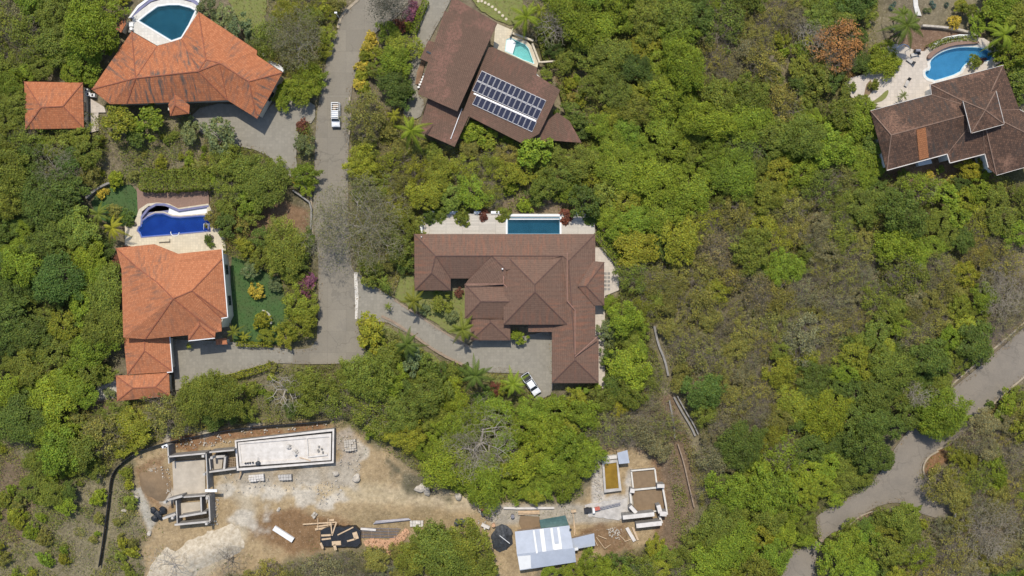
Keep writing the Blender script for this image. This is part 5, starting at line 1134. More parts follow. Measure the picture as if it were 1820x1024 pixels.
# ---------------------------------------------------------------- building site
def wallline(b, a, c, w, h, m=0, z0=-.2):
    a, c = P(*a, h), P(*c, h); d = (c-a).normalized(); n = Vector((-d.y, d.x, 0))*w/2
    b.prism([((a+n).x, (a+n).y), ((c+n).x, (c+n).y), ((c-n).x, (c-n).y), ((a-n).x, (a-n).y)], z0, h, m=m, mside=1)
sb = thing('building_shell', 'unfinished concrete house shell with open rooms and stub walls', 'building', P(340,860,0))
for a, c, w, h in (((299,812),(365,806),.35,2.6),((372,804),(416,800),.35,2.6),((365,840),(419,833),.4,1.6),((298,792),(300,824),.3,2.6),((366,806),(369,870),.25,2.4),((372,815),(374,835),.25,1.8),((298,889),(324,882),.5,2.2),((325,884),(365,881),.3,1.8),
 ((319,919),(367,911),.45,2.2),((310,933),(373,927),.45,1.9),((289,922),(312,914),.5,2.0),((313,890),(315,931),.25,1.9),((357,884),(358,915),.35,1.9),((371,882),(373,926),.35,2.4),((384,812),(400,811),.6,1.2),((400,812),(398,835),.5,1.4),((366,882),(372,882),.3,2.2)):
    b = MB(); wallline(b, a, c, w*.8, h*1.15); b.build('wall', [M['conc'], M['concd']], sb)
b = MB(); b.prism(W2([(306,820),(364,817),(365,881),(309,884)], .15), -.2, .15); b.prism(W2([(316,895),(356,892),(356,912),(317,916)], .35), -.2, .35); b.prism(W2([(375,815),(396,813),(394,834),(375,836)], .4), -.2, .4); b.build('floor_slab', M['concf'], sb)
b = MB(); b.beam(P(365,872,2.9), P(386,872,2.9), .5, .3); b.build('beam', M['white'], sb)
for x, y in ((299,792),(366,808),(381,811),(299,889),(312,917),(373,882),(372,927),(368,840)):
    b = MB(); b.box(tuple(P(x, y, 1.5)), (.45, .45, 3.2)); b.build('column', M['conc'], sb)
b = MB(); b.beam(P(288,795,3.0), P(298,791,3.0), .5, .2); b.build('lintel', M['white'], sb)
b = MB()
for k in range(6): b.beam(P(404,815+k*3,.25), P(418,814+k*3,.25), .08, .06)
for k in range(4): b.beam(P(405+k*4,814,.3), P(405+k*4,832,.3), .08, .06)
b.build('reinforcement', M['plankd'], sb)
# pale rectangular basin
ps = thing('concrete_basin', 'long pale rectangular concrete slab basin tilted on the building plot', 'basin', P(505,798,0))
c4 = [(417,783),(594,762),(593,823),(421,837)]; z = 1.5
def q4(k): cx_, cy_ = 506, 800; return [(cx_+(x-cx_)*k[0], cy_+(y-cy_)*k[1]) for x, y in c4]
b = MB(); b.prism(W2(q4((1, 1)), z), -.2, z, [W2(q4((.965, .88)), z)], mside=1); b.build('outer_wall', [M['concp'], M['concd']], ps)
b = MB(); b.prism(W2(q4((.963, .875)), .3), -.2, .3, [W2(q4((.935, .77)), .3)]); b.build('gap_floor', M['concd'], ps)
b = MB(); b.prism(W2(q4((.94, .78)), 1.2), -.2, 1.2, [W2(q4((.90, .62)), 1.2)]); b.build('ledge', M['concp'], ps)
b = MB(); b.prism(W2(q4((.90, .62)), 1.0), -.2, .98); b.build('floor_slab', M['concp'], ps)
b = MB(); b.beam(P(546,779,1.15), P(548,813,1.15), .2, .4); b.beam(P(548,812,1.2), P(582,808,1.2), .3, .2); b.build('curb', M['concp'], ps)
def single(b, name, mat, label, cat, loc, group=None):
    o = b.build(name, mat, loc=loc); return tag(o, label, cat, group)
for i, (x, y, w, d, lab) in enumerate(((512,795,1.6,.7,'pile of cement sacks on the pale slab basin'),(525,804,.8,1.0,'leaning sack pile beside the cement sacks on the slab'))):
    b = MB(); p = P(x, y, 1.2)
    for k in range(5): b.box((p.x+gq.uniform(-w/3, w/3), p.y+gq.uniform(-d/3, d/3), 1.1+.13*k), (.7, .45, .16), gq.uniform(0, 3))
    single(b, 'sack_pile', M['conc'], lab, 'sacks', (p.x, p.y, 1))
for i, x in enumerate((437,441,445,450)):
    b = MB(); p = P(x, 823-(x-437)*.1, 1.2); b.tube((p.x, p.y, 1.2), (p.x, p.y, 1.6), .14, .16, 10); single(b, 'bucket', M['dark'], 'black bucket, %s from left in the row on the slab' % ORD[i], 'bucket', (p.x, p.y, 1.2), 'buckets on the slab')
b = MB(); p = P(459,823,1.2); b.blob((p.x, p.y, 1.45), .5, 4, zs=.6); b.beam((p.x, p.y, 1.5), (p.x+.1, p.y+1.2, 1.6), .06, .06); single(b, 'mixing_tub', M['tarpg'], 'grey tub with a shovel near the row of buckets', 'tub', (p.x, p.y, 1.2))
for i, (x, y, lab) in enumerate(((567,794,'upper dark block on the right part of the slab'),(572,798,'middle dark block on the right part of the slab'),(566,801,'largest dark block on the right part of the slab'),(574,804,'lowest dark block on the right part of the slab'))):
    b = MB(); p = P(x, y, 1.1); b.box((p.x, p.y, 1.15), (.55 if i == 2 else .3, .35, .3), i); single(b, 'concrete_block', M['concd'], lab, 'block', (p.x, p.y, 1), 'dark blocks on the slab')
b = MB(); b.beam(P(532,813,1.25), P(552,819,1.25), .15, .06); single(b, 'plank', M['plank'], 'thin timber plank lying on lower edge of the slab', 'plank', tuple(P(540,816,1.2)))
b = MB(); b.beam(P(428,838,.9), P(425,851,.2), .3, .1); single(b, 'ramp_board', M['plank'], 'short timber ramp board leaning on the slab basin corner', 'board', tuple(P(427,845,0)))
# heaps and blocks
for x, y, w, d, h, rz, m, nm, lab in ((455,850,3.0,1.3,.8,.1,'concp','block_stack','pale block stack below the slab basin, left of two'),(506,849,2.6,1.1,.8,.05,'conc','block_stack','grey block stack below the slab basin, right of two'),(622,792,2.3,2.2,.9,.1,'rock','block_stack','square stack of pale stone blocks right of the slab basin'),
    (558,916,1.1,.9,.5,.9,'rock','block_stack','small pale block left above the timber planks'),(740,932,2.6,1.2,.7,0,'concp','block_stack','pale slab stack above the big tree by the pipes')):
    b = MB(); p = P(x, y, h); nx, ny, nz = max(2, int(w/.45)), max(1, int(d/.42)), max(1, int(h/.25)); cs, sn = math.cos(rz), math.sin(rz)
    for ix in range(nx):
        for iy in range(ny):
            for iz in range(nz):
                if iz == nz-1 and gq.random() < .25: continue
                lx, ly = (ix+.5)/nx*w-w/2, (iy+.5)/ny*d-d/2; b.box((p.x+lx*cs-ly*sn, p.y+lx*sn+ly*cs, (iz+.5)*h/nz), (w/nx*.92, d/ny*.92, h/nz*.95), rz+gq.uniform(-.06, .06))
    single(b, nm, M[m], lab, 'blocks', (p.x, p.y, 0), 'block stacks on the plot')
b = MB(); b.beam(P(487,938,.35), P(521,960,.35), .95, .5); single(b, 'concrete_pipe', M['white'], 'long white concrete beam lying diagonally on brown soil', 'beam', tuple(P(503,949,0)))
# timber-laden sheeted stack
tp = thing('sheeted_stack', 'black plastic sheeted stack weighed down with timber planks', 'stack', P(605,955,0))
b = MB(); b.prism(W2(wobble([(570,943),(582,938),(632,936),(641,945),(640,965),(635,972),(575,971),(569,962)], 1.2, 5), 1.0), -.1, 1.0); b.build('plastic_sheet', M['blackfab'], tp)
for a, c, w in (((571,952),(588,951),.35),((572,959),(588,957),.3),((590,966),(606,965),.8),((630,946),(634,958),.9),((600,951),(628,937),.22),((617,962),(632,958),.3),((570,965),(574,975),.4),((594,968),(597,978),.5),((588,928),(590,950),.2),((598,928),(590,952),.25)):
    b = MB(); b.beam(P(*a, 1.15), P(*c, 1.15), w, .12); b.build('plank', M['plank'], tp)
lt = thing('timber_pile', 'loose timber boards lying left above the sheeted stack', 'timber', P(580,930,0))
for k, (a, c, w, z_) in enumerate((((538,932),(598,928),.25,.35),((560,941),(590,937),.4,.15),((563,936),(592,932),.3,.2),((566,930),(588,930),.3,.15),((565,921),(565,941),.12,.45),((583,921),(583,941),.12,.45),((585,925),(594,924),.4,.25),((570,945),(590,942),.3,.1))):
    b = MB(); b.beam(P(*a, z_), P(*c, z_), w, .1); b.build('board', M['plank'], lt)
sp = thing('pipe_bundle', 'bundle of grey steel pipes above the dark rebar mats', 'pipes', P(697,927,0))
for k in range(5):
    b = MB(); b.tube(P(664+k, 931-k*1.1, .15+.12*(k % 2)), P(730-k, 922-k*.6+2, .15+.12*(k % 2)), .13, n=8); b.build('pipe', M['steel'], sp)
rb_ = thing('rebar_mats', 'stack of dark rebar mats and planks right of the sheeted stack', 'rebar', P(680,948,0))
for k in range(10): b = MB(); b.beam(P(640, 938+k*1.9, .25), P(712-k, 940+k*1.7, .25), .07, .06); b.build('bar', M['plankd'] if k % 3 else M['steel'], rb_)
for k in range(5): b = MB(); b.beam(P(645+k*15, 936, .18), P(646+k*15, 956, .18), .1, .06); b.build('crossbar', M['plankd'], rb_)
b = MB(); b.beam(P(641,940,.35), P(668,942,.35), .4, .1); b.build('plank', M['concp'], rb_)
# brick rubble
def rubble(name, polys, n, s, mat, label, cat, stuff=True, hmax=.5):
    b = MB(); cnt = 0
    while cnt < n:
        poly = polys[gq.randrange(len(polys))]; xs_ = [p[0] for p in poly]; ys_ = [p[1] for p in poly]; x, y = gq.uniform(min(xs_), max(xs_)), gq.uniform(min(ys_), max(ys_))
        if not inpoly(np.array([x]), np.array([y]), poly)[0]: continue
        d = min(1, pdist(np.array([x]), np.array([y]), poly)[0]/12); p = P(x, y, 0); k = s*gq.uniform(.5, 1.4)
        b.box((p.x, p.y, gq.uniform(0, hmax*d)+.03), (k, k*gq.uniform(.5, .9), k*gq.uniform(.4, .7)), gq.uniform(0, 3.1), top=gq.uniform(.6, 1)); cnt += 1
    o = b.build(name, mat, loc=tuple(P(*polys[0][0], 0))); tag(o, label, cat, kind='stuff' if stuff else None); return o
rubble('brick_pile', [[(645,962),(660,957),(690,960),(712,948),(722,938),(728,945),(712,970),(700,990),(690,985),(680,975),(655,975)]], 900, .3, M['brick'], 'heap of tan brick rubble below the rebar mats', 'rubble', False, .7)
rubble('rubble', [[(310,775),(410,770),(412,790),(310,800)],[(400,835),(560,855),(560,870),(400,880)],[(600,775),(640,775),(640,840),(600,830)],[(430,765),(590,750),(590,758),(430,775)],[(265,830),(300,830),(305,880),(275,880)],[(560,860),(620,850),(600,890),(565,900)],[(1050,830),(1068,825),(1070,890),(1055,890)],[(1075,935),(1105,940),(1100,960),(1085,955)],[(850,890),(890,890),(890,930),(850,930)],[(365,880),(388,880),(388,935),(370,935)]], 620, .26, M['rock'], 'scattered pale stones and rubble over the building plot', 'rubble', True, .12)
for x, y, r, lab in ((240,885,.7,'pale boulder on the limestone patch left of the shell'),(219,908,.5,'small white rock beside the black silt fence'),(748,866,.9,'pale boulder at upper edge of the plot, leftmost of the wood-edge rocks'),(760,872,.8,'round pale rock just right of the wood-edge boulder'),(787,832,.8,'pale rock under the leafless grey tree'),(815,882,.7,'pale rock below the leafless grey tree'),(265,948,.5,'pale rock below the limestone patch'),(596,842,.6,'flat pale rock below the slab basin corner'),(634,850,.7,'flat white rock right below the slab basin'),(495,905,.35,'lone small rock on the tan dirt track'),(1385,810,.6,'pink boulder in the scrub left of the dark grove')):
    b = MB(); p = P(x, y, 0); b.blob((p.x, p.y, r*.25), r, int(x), n=2, amp=.5, zs=.6); single(b, 'boulder', M['rock'], lab, 'rock', (p.x, p.y, 0), 'pale boulders')
# limestone gravel heap
def heap(name, poly, h, mat, label, cat, step=3, kind=None, seed=3):
    xs_ = np.arange(min(p[0] for p in poly)-4, max(p[0] for p in poly)+4, step); ys_ = np.arange(min(p[1] for p in poly)-4, max(p[1] for p in poly)+4, step)
    X, Y = np.meshgrid(xs_, ys_); d = np.where(inpoly(X, Y, poly), 1, -1)*pdist(X, Y, poly)+(fbm(X, Y, 9, seed)-.5)*6
    z = h*np.clip(d/16, -.6, 1)*(.75+.5*fbm(X, Y, 9, 1))+.03; b = MB(); ny, nx = X.shape; mk = z > -.3
    vs = [((x-910)/PXM, (512-y)/PXM, zz) for x, y, zz in zip(X.ravel(), Y.ravel(), z.ravel())]
    fs = [(i*nx+j, (i+1)*nx+j, (i+1)*nx+j+1, i*nx+j+1) for i in range(ny-1) for j in range(nx-1) if mk[i:i+2, j:j+2].any()]
    b.add(vs, fs); o = b.build(name, mat, loc=tuple(P(*poly[0], 0)), smooth=True); tag(o, label, cat, kind=kind); return o
heap('gravel_heap', [(255,1040),(275,1000),(296,978),(312,985),(335,965),(380,948),(410,934),(422,950),(432,972),(405,990),(370,1000),(350,1012),(330,1040)], .9, M['gravel'], 'sloping bank of crushed white limestone at bottom left', 'gravel')
heap('soil_heap', [(250,845),(285,835),(300,870),(285,890),(255,870)], .8, M['soilf'], 'brown soil heap left of the concrete shell', 'soil heap')
tb = MB(); 
for k in range(9): p = P(282+gq.uniform(-9, 9), 915+gq.uniform(-9, 9), .3); tb.blob((p.x, p.y, .25), .6, k, n=2, amp=.5, zs=.5)
single(tb, 'sheet_bundle', M['blackfab'], 'crumpled black plastic bundle left of the concrete shell', 'plastic sheet', tuple(P(282,915,0)))
# silt fence
SF = [(177,1006),(183,970),(190,920),(195,880),(198,850),(205,835),(220,820),(245,803),(290,788),(350,775),(400,765),(470,757),(530,753),(585,748)]
sf = thing('silt_fence', 'long black fabric silt fence curving round the building plot', 'fence', P(177,1006,0)); b = MB()
pts = smooth_poly(SF, 2, False)
for a, c in zip(pts, pts[1:]):
    a2 = (a[0]+gq.uniform(-.5, .5), a[1]+gq.uniform(-.5, .5)); b.beam(P(*a, .45), P(*c, .45+gq.uniform(0, .15)), .13, 1.0)
b.build('fabric', M['blackfab'], sf); acc = 0
for a, c in zip(pts, pts[1:]):
    acc += math.dist(a, c)
    if acc > 26: acc = 0; b = MB(); b.tube(P(*c, -.1), P(c[0], c[1], 1.3), .05, n=6); b.build('post', M['plankd'], sf)
# metal shed
sd_ = thing('metal_shed', 'shed with pale blue-grey corrugated roof and white sheets', 'shed', P(968,975,0))
def sheetroof(poly, zs, mat, nm='roof_sheet', th=.06, ribs=True):
    w = [P(x, y, z_) for (x, y), z_ in zip(poly, zs)]; b = MB(); b.add(w+[v-Vector((0, 0, th)) for v in w], [(3,2,1,0), (4,5,6,7), (0,1,5,4), (1,2,6,5), (2,3,7,6), (3,0,4,7)])
    if ribs:
        n = int((w[1]-w[0]).length/.45)
        for i in range(1, n): b.beam(w[0].lerp(w[1], i/n)+Vector((0, 0, .012)), w[3].lerp(w[2], i/n)+Vector((0, 0, .012)), .05, .035)
    return b.build(nm, mat, sd_)
sheetroof([(915,945),(1012,934),(1019,976),(919,988)], (2.7,2.7,3.1,3.1), M['zinc']); sheetroof([(919,985),(1021,974),(1024,999),(924,1014)], (3.15,3.15,2.6,2.6), M['zinc'])
for pl, z_ in (([(947,943),(950,942.5),(956,983),(953,984)],.1),([(959,941),(966,940),(971,980),(964,981)],.1),([(978,939),(982,938.5),(987,976),(983,977)],.1),([(990,938),(994,937.5),(999,973),(995,974)],.1),([(983,968),(998,966),(999,976),(985,978)],.14),([(920,989),(943,987),(944,1010),(924,1013)],.1)):
    zb = [2.7+.4*max(0, min(1, (y-942+(x-915)*.11)/43))+z_ if y < 984 else 3.1-.5*(y-985)/28+z_ for x, y in pl]; sheetroof(pl, zb, M['zincl'], 'white_sheet', .03, False)
sheetroof([(1010,959),(1056,948),(1058,970),(1018,977)], (2.4,2.4,2.2,2.2), M['zinc'], 'lean_to_roof'); sheetroof([(1008,976),(1027,973),(1028,978),(1010,981)], (2.6,2.6,2.55,2.55), M['zincl'], 'lean_to_sheet', .05, False)
walls(sd_, [(917,946),(1011,936),(1021,998),(925,1011)], 2.5, M['plankd'], .25, False); walls(sd_, [(1014,960),(1055,950),(1056,969),(1019,975)], 2.1, M['plankd'], .2, False)
b = MB(); p = P(1014,942,3.1); b.box((p.x, p.y, 3.05), (.4, .4, .3)); b.build('vent', M['dark'], sd_)
tt_ = thing('tarp_canopy', 'teal tarpaulin canopy above the metal shed roof', 'tarp', P(984,927,0)); b = MB()
w = [P(959,924,2.0), P(1005,916,2.1), P(1011,934,2.0), P(961,939,1.9)]; n_ = 8; 
for i in range(n_):
    for j in range(4):
        def pt(u, v): q = (w[0].lerp(w[1], u)).lerp(w[3].lerp(w[2], u), v); q.z -= .18*math.sin(math.pi*u)*math.sin(math.pi*v)+.03*math.sin(u*30); return q
        b.add([pt(i/n_, j/4), pt(i/n_, (j+1)/4), pt((i+1)/n_, (j+1)/4), pt((i+1)/n_, j/4)], [(0,1,2,3)])
b.build('tarp', M['teal'], tt_)
for q in w: b = MB(); b.tube((q.x, q.y, -.1), (q.x, q.y, q.z), .05, n=6); b.build('pole', M['plankd'], tt_)
b = MB(); p = P(940,912,.4)
for k in range(5): b.beam(P(921,909+k*1.3,.2+.12*(k % 3)), P(959,908+k*1.3,.2+.12*(k % 3)), .16, .12)
single(b, 'plank_stack', M['plank'], 'long neat stack of fresh planks above the metal shed', 'planks', tuple(P(940,912,0)))
b = MB(); b.prism(W2([(925,917),(958,919),(960,936),(928,942),(922,930)], .1), -.2, .08); tag(b.build('soil_bed', M['soilf']), kind='structure')
b = MB(); b.beam(P(1018,912,.3), P(1024,950,.3), .12, .12); b.beam(P(1015,909,.4), P(1024,908,.4), .5, .3); b.beam(P(1020,925,.2), P(1021,952,.2), .2, .1); single(b, 'timber_prop', M['plank'], 'upright timber frame piece right of the teal canopy', 'timber', tuple(P(1020,930,0)))
b = MB()
for a, c in (((1060,955),(1075,975)),((1075,975),(1085,968)),((1063,952),(1078,958)),((1110,963),(1122,958)),((1100,950),(1112,962)),((1056,957),(1062,970))): b.beam(P(*a, .2), P(*c, .2), .12, .08)
single(b, 'scrap_timber', M['plank'], 'scattered thin battens right of the metal shed', 'timber', tuple(P(1085,962,0)))
for a, c, m_, lab in (((1114,938),(1128,962),'concp','pale plank leaning beside the lower block walls, left of the pair'),((1124,937),(1134,960),'plank','yellowish plank beside the lower block walls, right of the pair')):
    b = MB(); b.beam(P(*a, .25), P(*c, .25), .65 if m_ == 'concp' else .4, .1); single(b, 'plank', M[m_], lab, 'plank', tuple(P(*a, 0)), 'pair of leaning planks')
# black tarped heap with pole
o = heap('tarped_heap', [(884,940),(893,934),(903,938),(910,950),(908,966),(900,976),(888,980),(877,974),(875,960),(878,947)], 1.5, M['tarpg'], 'dark grey tarped oval heap left of the metal shed', 'heap', 1.5)
b = MB(); b.beam(P(888,952,2.0), P(906,966,1.5), .12, .08); single(b, 'pole', M['white'], 'thin white pole lying on the grey tarped heap', 'pole', tuple(P(897,958,1)))
b = MB(); p = P(820,928,0)
for k in range(6): b.blob((p.x+gq.uniform(-.9, .9), p.y+gq.uniform(-.3, .3), .2), .5, k+80, n=2, amp=.5, zs=.5)
single(b, 'sheet_bundle', M['tarpg'], 'dark plastic bundle at right edge of the big green tree', 'plastic sheet', (p.x, p.y, 0))
for i, (x, y, m_, lab) in enumerate(((857,904,'red','red drum among the clutter left of the shed path'),(872,899,'dark','dark open drum right of the red drum'),(858,914,'tarpg','small dark drum below the red drum'),(911,918,'steel','bluish steel drum beside the fresh plank stack'),(877,934,'brick','rusty cylinder at the tip of the tarped heap'))):
    b = MB(); p = P(x, y, .8); b.tube((p.x, p.y, 0), (p.x, p.y, .85), .34, .34, 16); b.tube((p.x, p.y, .85), (p.x, p.y, .9), .36, .36, 16); b.tube((p.x, p.y, .86), (p.x, p.y, .92), .1, .1, 10); single(b, 'drum', M[m_], lab, 'drum', (p.x, p.y, 0), 'drums at the site')
b = MB(); b.beam(P(856,932,.4), P(870,938,.4), .6, .5); b.beam(P(858,930,.5), P(862,941,.3), .3, .3); single(b, 'concrete_chunk', M['concp'], 'broken white concrete chunk left of the tarped heap', 'concrete', tuple(P(863,935,0)))
strip('low_wall', [(895,903),(930,904),(985,903)], .4, .4, M['concp'], 'low pale concrete wall above the fresh plank stack', 'wall')
# tank with murky water
tk = thing('water_tank', 'open concrete tank of murky yellow water', 'tank', P(1087,847,0))
b = MB(); out = [(1070,820),(1098,817),(1105,872),(1074,876)]; inn = [(1074,825),(1096,822),(1100,868),(1077,870)]
b.prism(W2(out, 1.0), -.2, 1.0, [W2(inn, 1.0)]); b.build('tank_wall', M['conc'], tk); b = MB(); b.prism(W2(inn, .75), .1, .78); b.build('water', M['w_y'], tk)
b = MB(); b.prism(W2([(1069,812),(1097,809),(1098,815),(1070,818)], .9), -.2, .9); b.build('step', M['concp'], tk)
sl_ = thing('roof_sheet', 'small pale metal canopy at the top of murky tank', 'canopy', P(1108,812,0)); w = [P(1097,805,2.2), P(1115,800,2.2), P(1119,823,2.0), P(1100,825,2.0)]
b = MB(); b.add(w+[v-Vector((0, 0, .05)) for v in w], [(3,2,1,0), (4,5,6,7), (0,1,5,4), (1,2,6,5), (2,3,7,6), (3,0,4,7)]); 
for i in range(1, 5): b.beam(w[0].lerp(w[1], i/5), w[3].lerp(w[2], i/5), .05, .06)
b.build('sheet', M['zinc'], sl_)
for q in w: q = q.lerp(sum(w, Vector())/4, .1); b = MB(); b.tube((q.x, q.y, -.1), (q.x, q.y, q.z-.05), .05, n=6); b.build('post', M['plankd'], sl_)
# foundation rooms
fd = thing('foundation_walls', 'roofless block foundation with two brown earth rooms and tall end walls', 'building', P(1145,885,0))
for a, c, w, h in (((1121,837),(1164,833),.3,.5),((1164,834),(1168,866),.3,.5),((1122,837),(1126,872),.3,.5),((1126,871),(1176,866),.35,.6),((1120,872),(1128,873),.8,1.6),((1168,864),(1181,864),.7,2.0),((1178,866),(1184,900),.35,1.0),((1120,875),(1122,895),.35,1.0),((1120,900),(1131,912),.7,1.8),
 ((1107,920),(1163,914),.8,2.3),((1131,935),(1176,930),.85,2.2),((1170,898),(1174,912),.8,2.2),((1173,913),(1185,914),.9,2.4),((1125,913),(1170,908),.3,.5),((1184,900),(1186,915),.3,1.0),((1172,918),(1177,930),.4,1.2)):
    b = MB(); wallline(b, a, c, w, h); b.build('wall', [M['concp'] if h > 1.5 else M['kerbw'], M['concd']], fd)
b = MB(); b.prism(W2([(1124,839),(1163,836),(1167,865),(1126,869)], .2), -.1, .2); b.prism(W2([(1124,874),(1176,869),(1180,906),(1128,911)], .2), -.1, .2); b.build('earth_floor', M['soilf'], fd)
b = MB(); b.prism(W2(wobble([(1040,897),(1115,885),(1120,915),(1100,925),(1045,918)], 1.5, 8), .05), -.2, .05); tag(b.build('concrete_pad', M['conc']), kind='structure')
ho = thing('material_hoist', 'red and white hoist with long lattice boom lying on the pad', 'hoist', P(1070,902,.1))
b = MB(); p = P(1045,907,.5); b.box((p.x, p.y, .45), (1.5, .8, .8), .1); b.build('engine_box', M['dark'], ho); b = MB(); p = P(1055,907,.5); b.box((p.x, p.y, .5), (.45, 1.0, 1.0), .1); b.build('cab', M['white'], ho)
b = MB(); b.beam(P(1057,905,.8), P(1066,903,.8), .6, .5); b.build('winch', M['red'], ho)
b = MB()
for dy in (-1.6, 1.6): b.beam(P(1064,904+dy,.9), P(1103,895+dy,.9), .1, .1); 
for k in range(14): t0, t1 = k/14, (k+1)/14; s_ = 1.6*(-1)**k; b.beam(P(1064+39*t0,904-9*t0+s_,.9), P(1064+39*t1,904-9*t1-s_,.9), .06, .06)
b.build('boom', M['steel'], ho)
b = MB()
for sy in (-.5, .5):
    for x in (1044, 1056): p = P(x, 907, .2); b.tube((p.x, p.y+sy-.08, .25), (p.x, p.y+sy+.08, .25), .25, n=12)
b.build('wheel', M['tyre'], ho)

# ---------------------------------------------------------------- walls, furniture, small things
strip('channel_wall', [(1163,580),(1170,612),(1182,640),(1188,668)], .4, .4, M['concd'], 'upper run of grey stone channel wall in the scrub', 'wall')
strip('channel_wall', [(1198,706),(1212,732),(1228,758),(1236,775)], .35, .4, M['concd'], 'lower run of grey stone channel wall in the scrub, left edge', 'wall')
strip('channel_wall', [(1204,704),(1218,730),(1234,756),(1241,772)], .25, .5, M['concd'], 'lower run of dark channel wall in the scrub, right edge', 'wall')
strip('boundary_wall', [(1205,790),(1215,820),(1224,860),(1234,902)], .22, .7, M['plankd'], 'thin dark boundary wall right of the foundation rooms', 'wall')
strip('boundary_wall', [(1190,712),(1197,750),(1200,780)], .3, .5, M['concd'], 'short dark wall stub left of the stone channel', 'wall')
strip('retaining_wall', [(548,420),(553,400),(553,362),(540,352),(520,338)], .3, .8, M['concd'], 'thin dark retaining wall left of the road', 'wall')
strip('garden_wall', [(152,352),(165,340),(185,328),(200,323)], .4, .8, M['concd'], 'dark stone wall along top of the small curved turf', 'wall')
strip('garden_edge', [(466,552),(476,556),(482,565),(482,576)], .3, .25, M['kerbw'], 'curved white stone edging on the green turf', 'edging', smooth=2)
strip('garden_wall', [(1585,48),(1595,55),(1605,60)], .5, .4, M['rock'], 'short stone edging left of the big upper right palm', 'wall')
strip('garden_wall', [(1640,45),(1680,48),(1715,54),(1740,64)], .4, .6, M['rock'], 'pale curved stone wall above the kidney-shaped pool terrace', 'wall')
strip('boundary_wall', [(105,655),(104,690),(106,725)], .5, 1.2, M['concd'], 'dark upright boundary wall left of the pale yard', 'wall')
strip('white_wall', [(1811,198),(1820,205),(1815,215)], .3, 1.2, M['white'], 'white angled wall piece at right edge by dark roof', 'wall')
strip('gate_post', [(1454,952),(1462,963)], .6, 1.2, M['plankd'], 'brown gate post wall where the narrow road meets the bend', 'gate post')
strip('stone_edge', [(678,562),(700,572),(740,600),(780,628),(830,652)], .45, .25, M['plankd'], 'rough stone edging along lower side of central driveway', 'edging')
strip('planting_edge', [(700,533),(745,562),(790,592),(832,616)], .25, .16, M['plankd'], 'stone edging along upper side of central driveway', 'edging')
for i in range(9):
    b = MB(); x, y = 850+i*6.2, [2, 2, 5, 8, 12, 17, 22, 28, 34][i]; p = P(x, y, .05); b.tube((p.x, p.y, 0), (p.x, p.y, .09), .3, .28, 9)
    single(b, 'stepping_stone', M['deckc'], 'pale stepping stone, %s from left in the lawn curve' % ORD[i], 'stone', (p.x, p.y, 0), 'stepping stones on the lawn')
for i in range(10):
    b = MB(); x, y = 1076+(i % 2)*6, 486+i//2*7; p = P(x, y, .15); b.box((p.x, p.y, .15), (.5, .45, .08)); single(b, 'stepping_stone', M['concd'], 'dark paver, %s row %s of the white side path' % (ORD[i//2], 'left' if i % 2 == 0 else 'right'), 'paver', (p.x, p.y, .1), 'dark pavers on the side path')
t = thing('bench', 'low pale bench between the cobalt pool and orange roof', 'bench', P(291,426,.8)); p = P(291,427,1.2); b = MB(); b.box((p.x, p.y, 1.2), (2.2, .6, .1), .06); b.build('seat', M['deckc'], t)
for s in (-.9, .9): b = MB(); b.box((p.x+s, p.y, .98), (.12, .5, .36), .06); b.build('leg', M['frame'], t)
def lounger(x, y, rz, label):
    t = thing('sun_lounger', label, 'sun lounger', P(x, y, .9), 'loungers on the white terrace'); p = P(x, y, 1.2); cs, sn = math.cos(rz), math.sin(rz)
    b = MB(); b.box((p.x, p.y, 1.2), (1.3, .6, .08), rz); b.build('seat', M['conc'], t); b = MB(); q = (p.x+.85*cs, p.y+.85*sn); b.beam((p.x+.6*cs, p.y+.6*sn, 1.2), (p.x+1.05*cs, p.y+1.05*sn, 1.6), .6, .08); b.build('backrest', M['dark'], t)
    for k in (-.55, .55): b = MB(); b.box((p.x+k*cs, p.y+k*sn, 1.03), (.08, .5, .28), rz); b.build('leg', M['frame'], t)
lounger(1617,108,-.6,'dark lounger nearest the kidney-shaped pool step'); lounger(1612,148,1.1,'grey lounger in the middle of the white terrace'); lounger(1625,97,.2,'grey lounger by the garden wall above the white terrace')
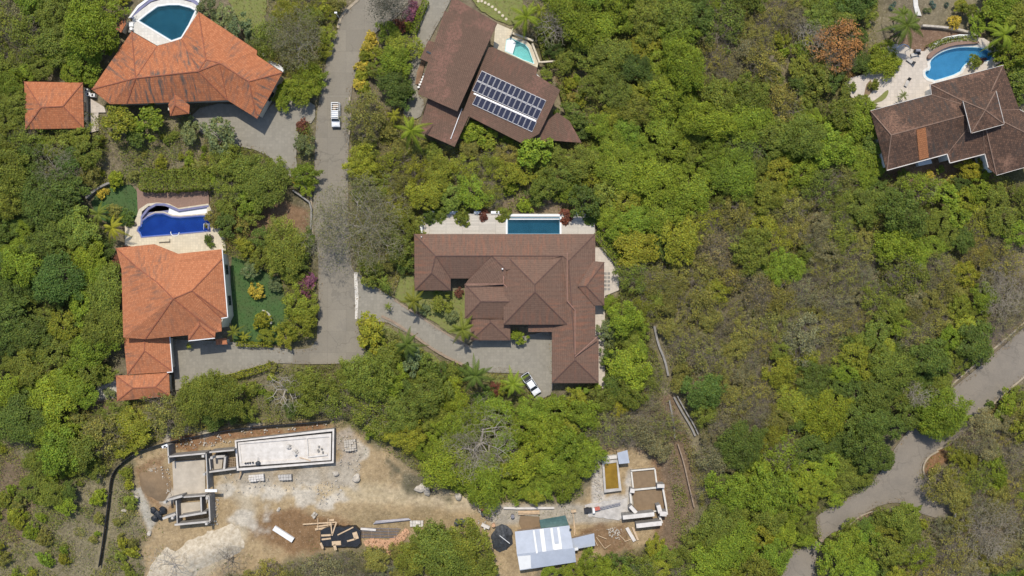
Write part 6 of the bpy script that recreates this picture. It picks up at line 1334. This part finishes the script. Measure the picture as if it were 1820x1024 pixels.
t = thing('grill_cart', 'dark grill cart at top of the white terrace', 'grill', P(1630,91,.9)); b = MB(); p = P(1630,91,1.4); b.box((p.x, p.y, 1.3), (1.0, .6, .8)); b.build('cart', M['dark'], t); b = MB(); b.tube((p.x-.45, p.y, 1.75), (p.x+.45, p.y, 1.75), .28, n=12); b.build('lid', M['steel'], t)
t = thing('pergola', 'curved grey arch frame left of the grill cart', 'pergola', P(1606,82,.9)); b = MB(); ar = [P(1594+24*k/10, 86-7*math.sin(math.pi*k/10), 3.0) for k in range(11)]
for u, v in zip(ar, ar[1:]): b.beam(u, v, .15, .12)
b.build('arch', M['zinc'], t); b = MB()
for u in (ar[0], ar[5], ar[10]): b.tube((u.x, u.y, .8), (u.x, u.y, 3.0), .06, n=8)
b.build('post', M['zinc'], t)
for x, y, lab in ((377,421,'upper dark planter at right end of the cream terrace'),(378,434,'lower dark planter at right end of the cream terrace'),(240,398,'dark planter beside the left end of cobalt pool')):
    t = thing('planter_pot', lab, 'planter', P(x, y, .8), 'planters on the cream terrace'); p = P(x, y, 1.0); b = MB(); b.tube((p.x, p.y, .8), (p.x, p.y, 1.2), .22, .3, 12); b.build('pot', M['frame'], t)
b = MB(); p = P(602,31,0); b.tube((p.x, p.y, -.1), (p.x, p.y, 2.6), .07, n=8); b.box((p.x, p.y, 2.7), (.5, .3, .2)); single(b, 'street_lamp', M['white'], 'white-headed street lamp post on left kerb of the road top', 'street lamp', (p.x, p.y, 0))
t = thing('ac_unit', 'white equipment units beside the left corner of stained orange roof', 'equipment', P(158,165,0))
for x, y in ((154,161),(158,168),(166,170)): b = MB(); p = P(x, y, .5); b.box((p.x, p.y, .45), (.9, .6, .9)); o = b.build('unit', M['white'], t); b = MB(); b.tube((p.x, p.y, .9), (p.x, p.y, .93), .22, n=12); b.build('fan_grille', M['dark'], o)
t = thing('pool_equipment', 'white pool equipment at left corner of the fan-shaped pool', 'equipment', P(235,46,0)); b = MB(); p = P(234,44,1); b.box((p.x, p.y, .9), (.8, .8, .7)); b.tube((p.x+.1, p.y-.9, .6), (p.x+.1, p.y-.9, 1.5), .3, n=12); b.build('filter', M['white'], t); b = MB(); b.box((p.x, p.y-.3, .5), (1.5, 2.2, .5)); b.build('base', M['concd'], t)
print('OBJECTS', len(bpy.data.objects))
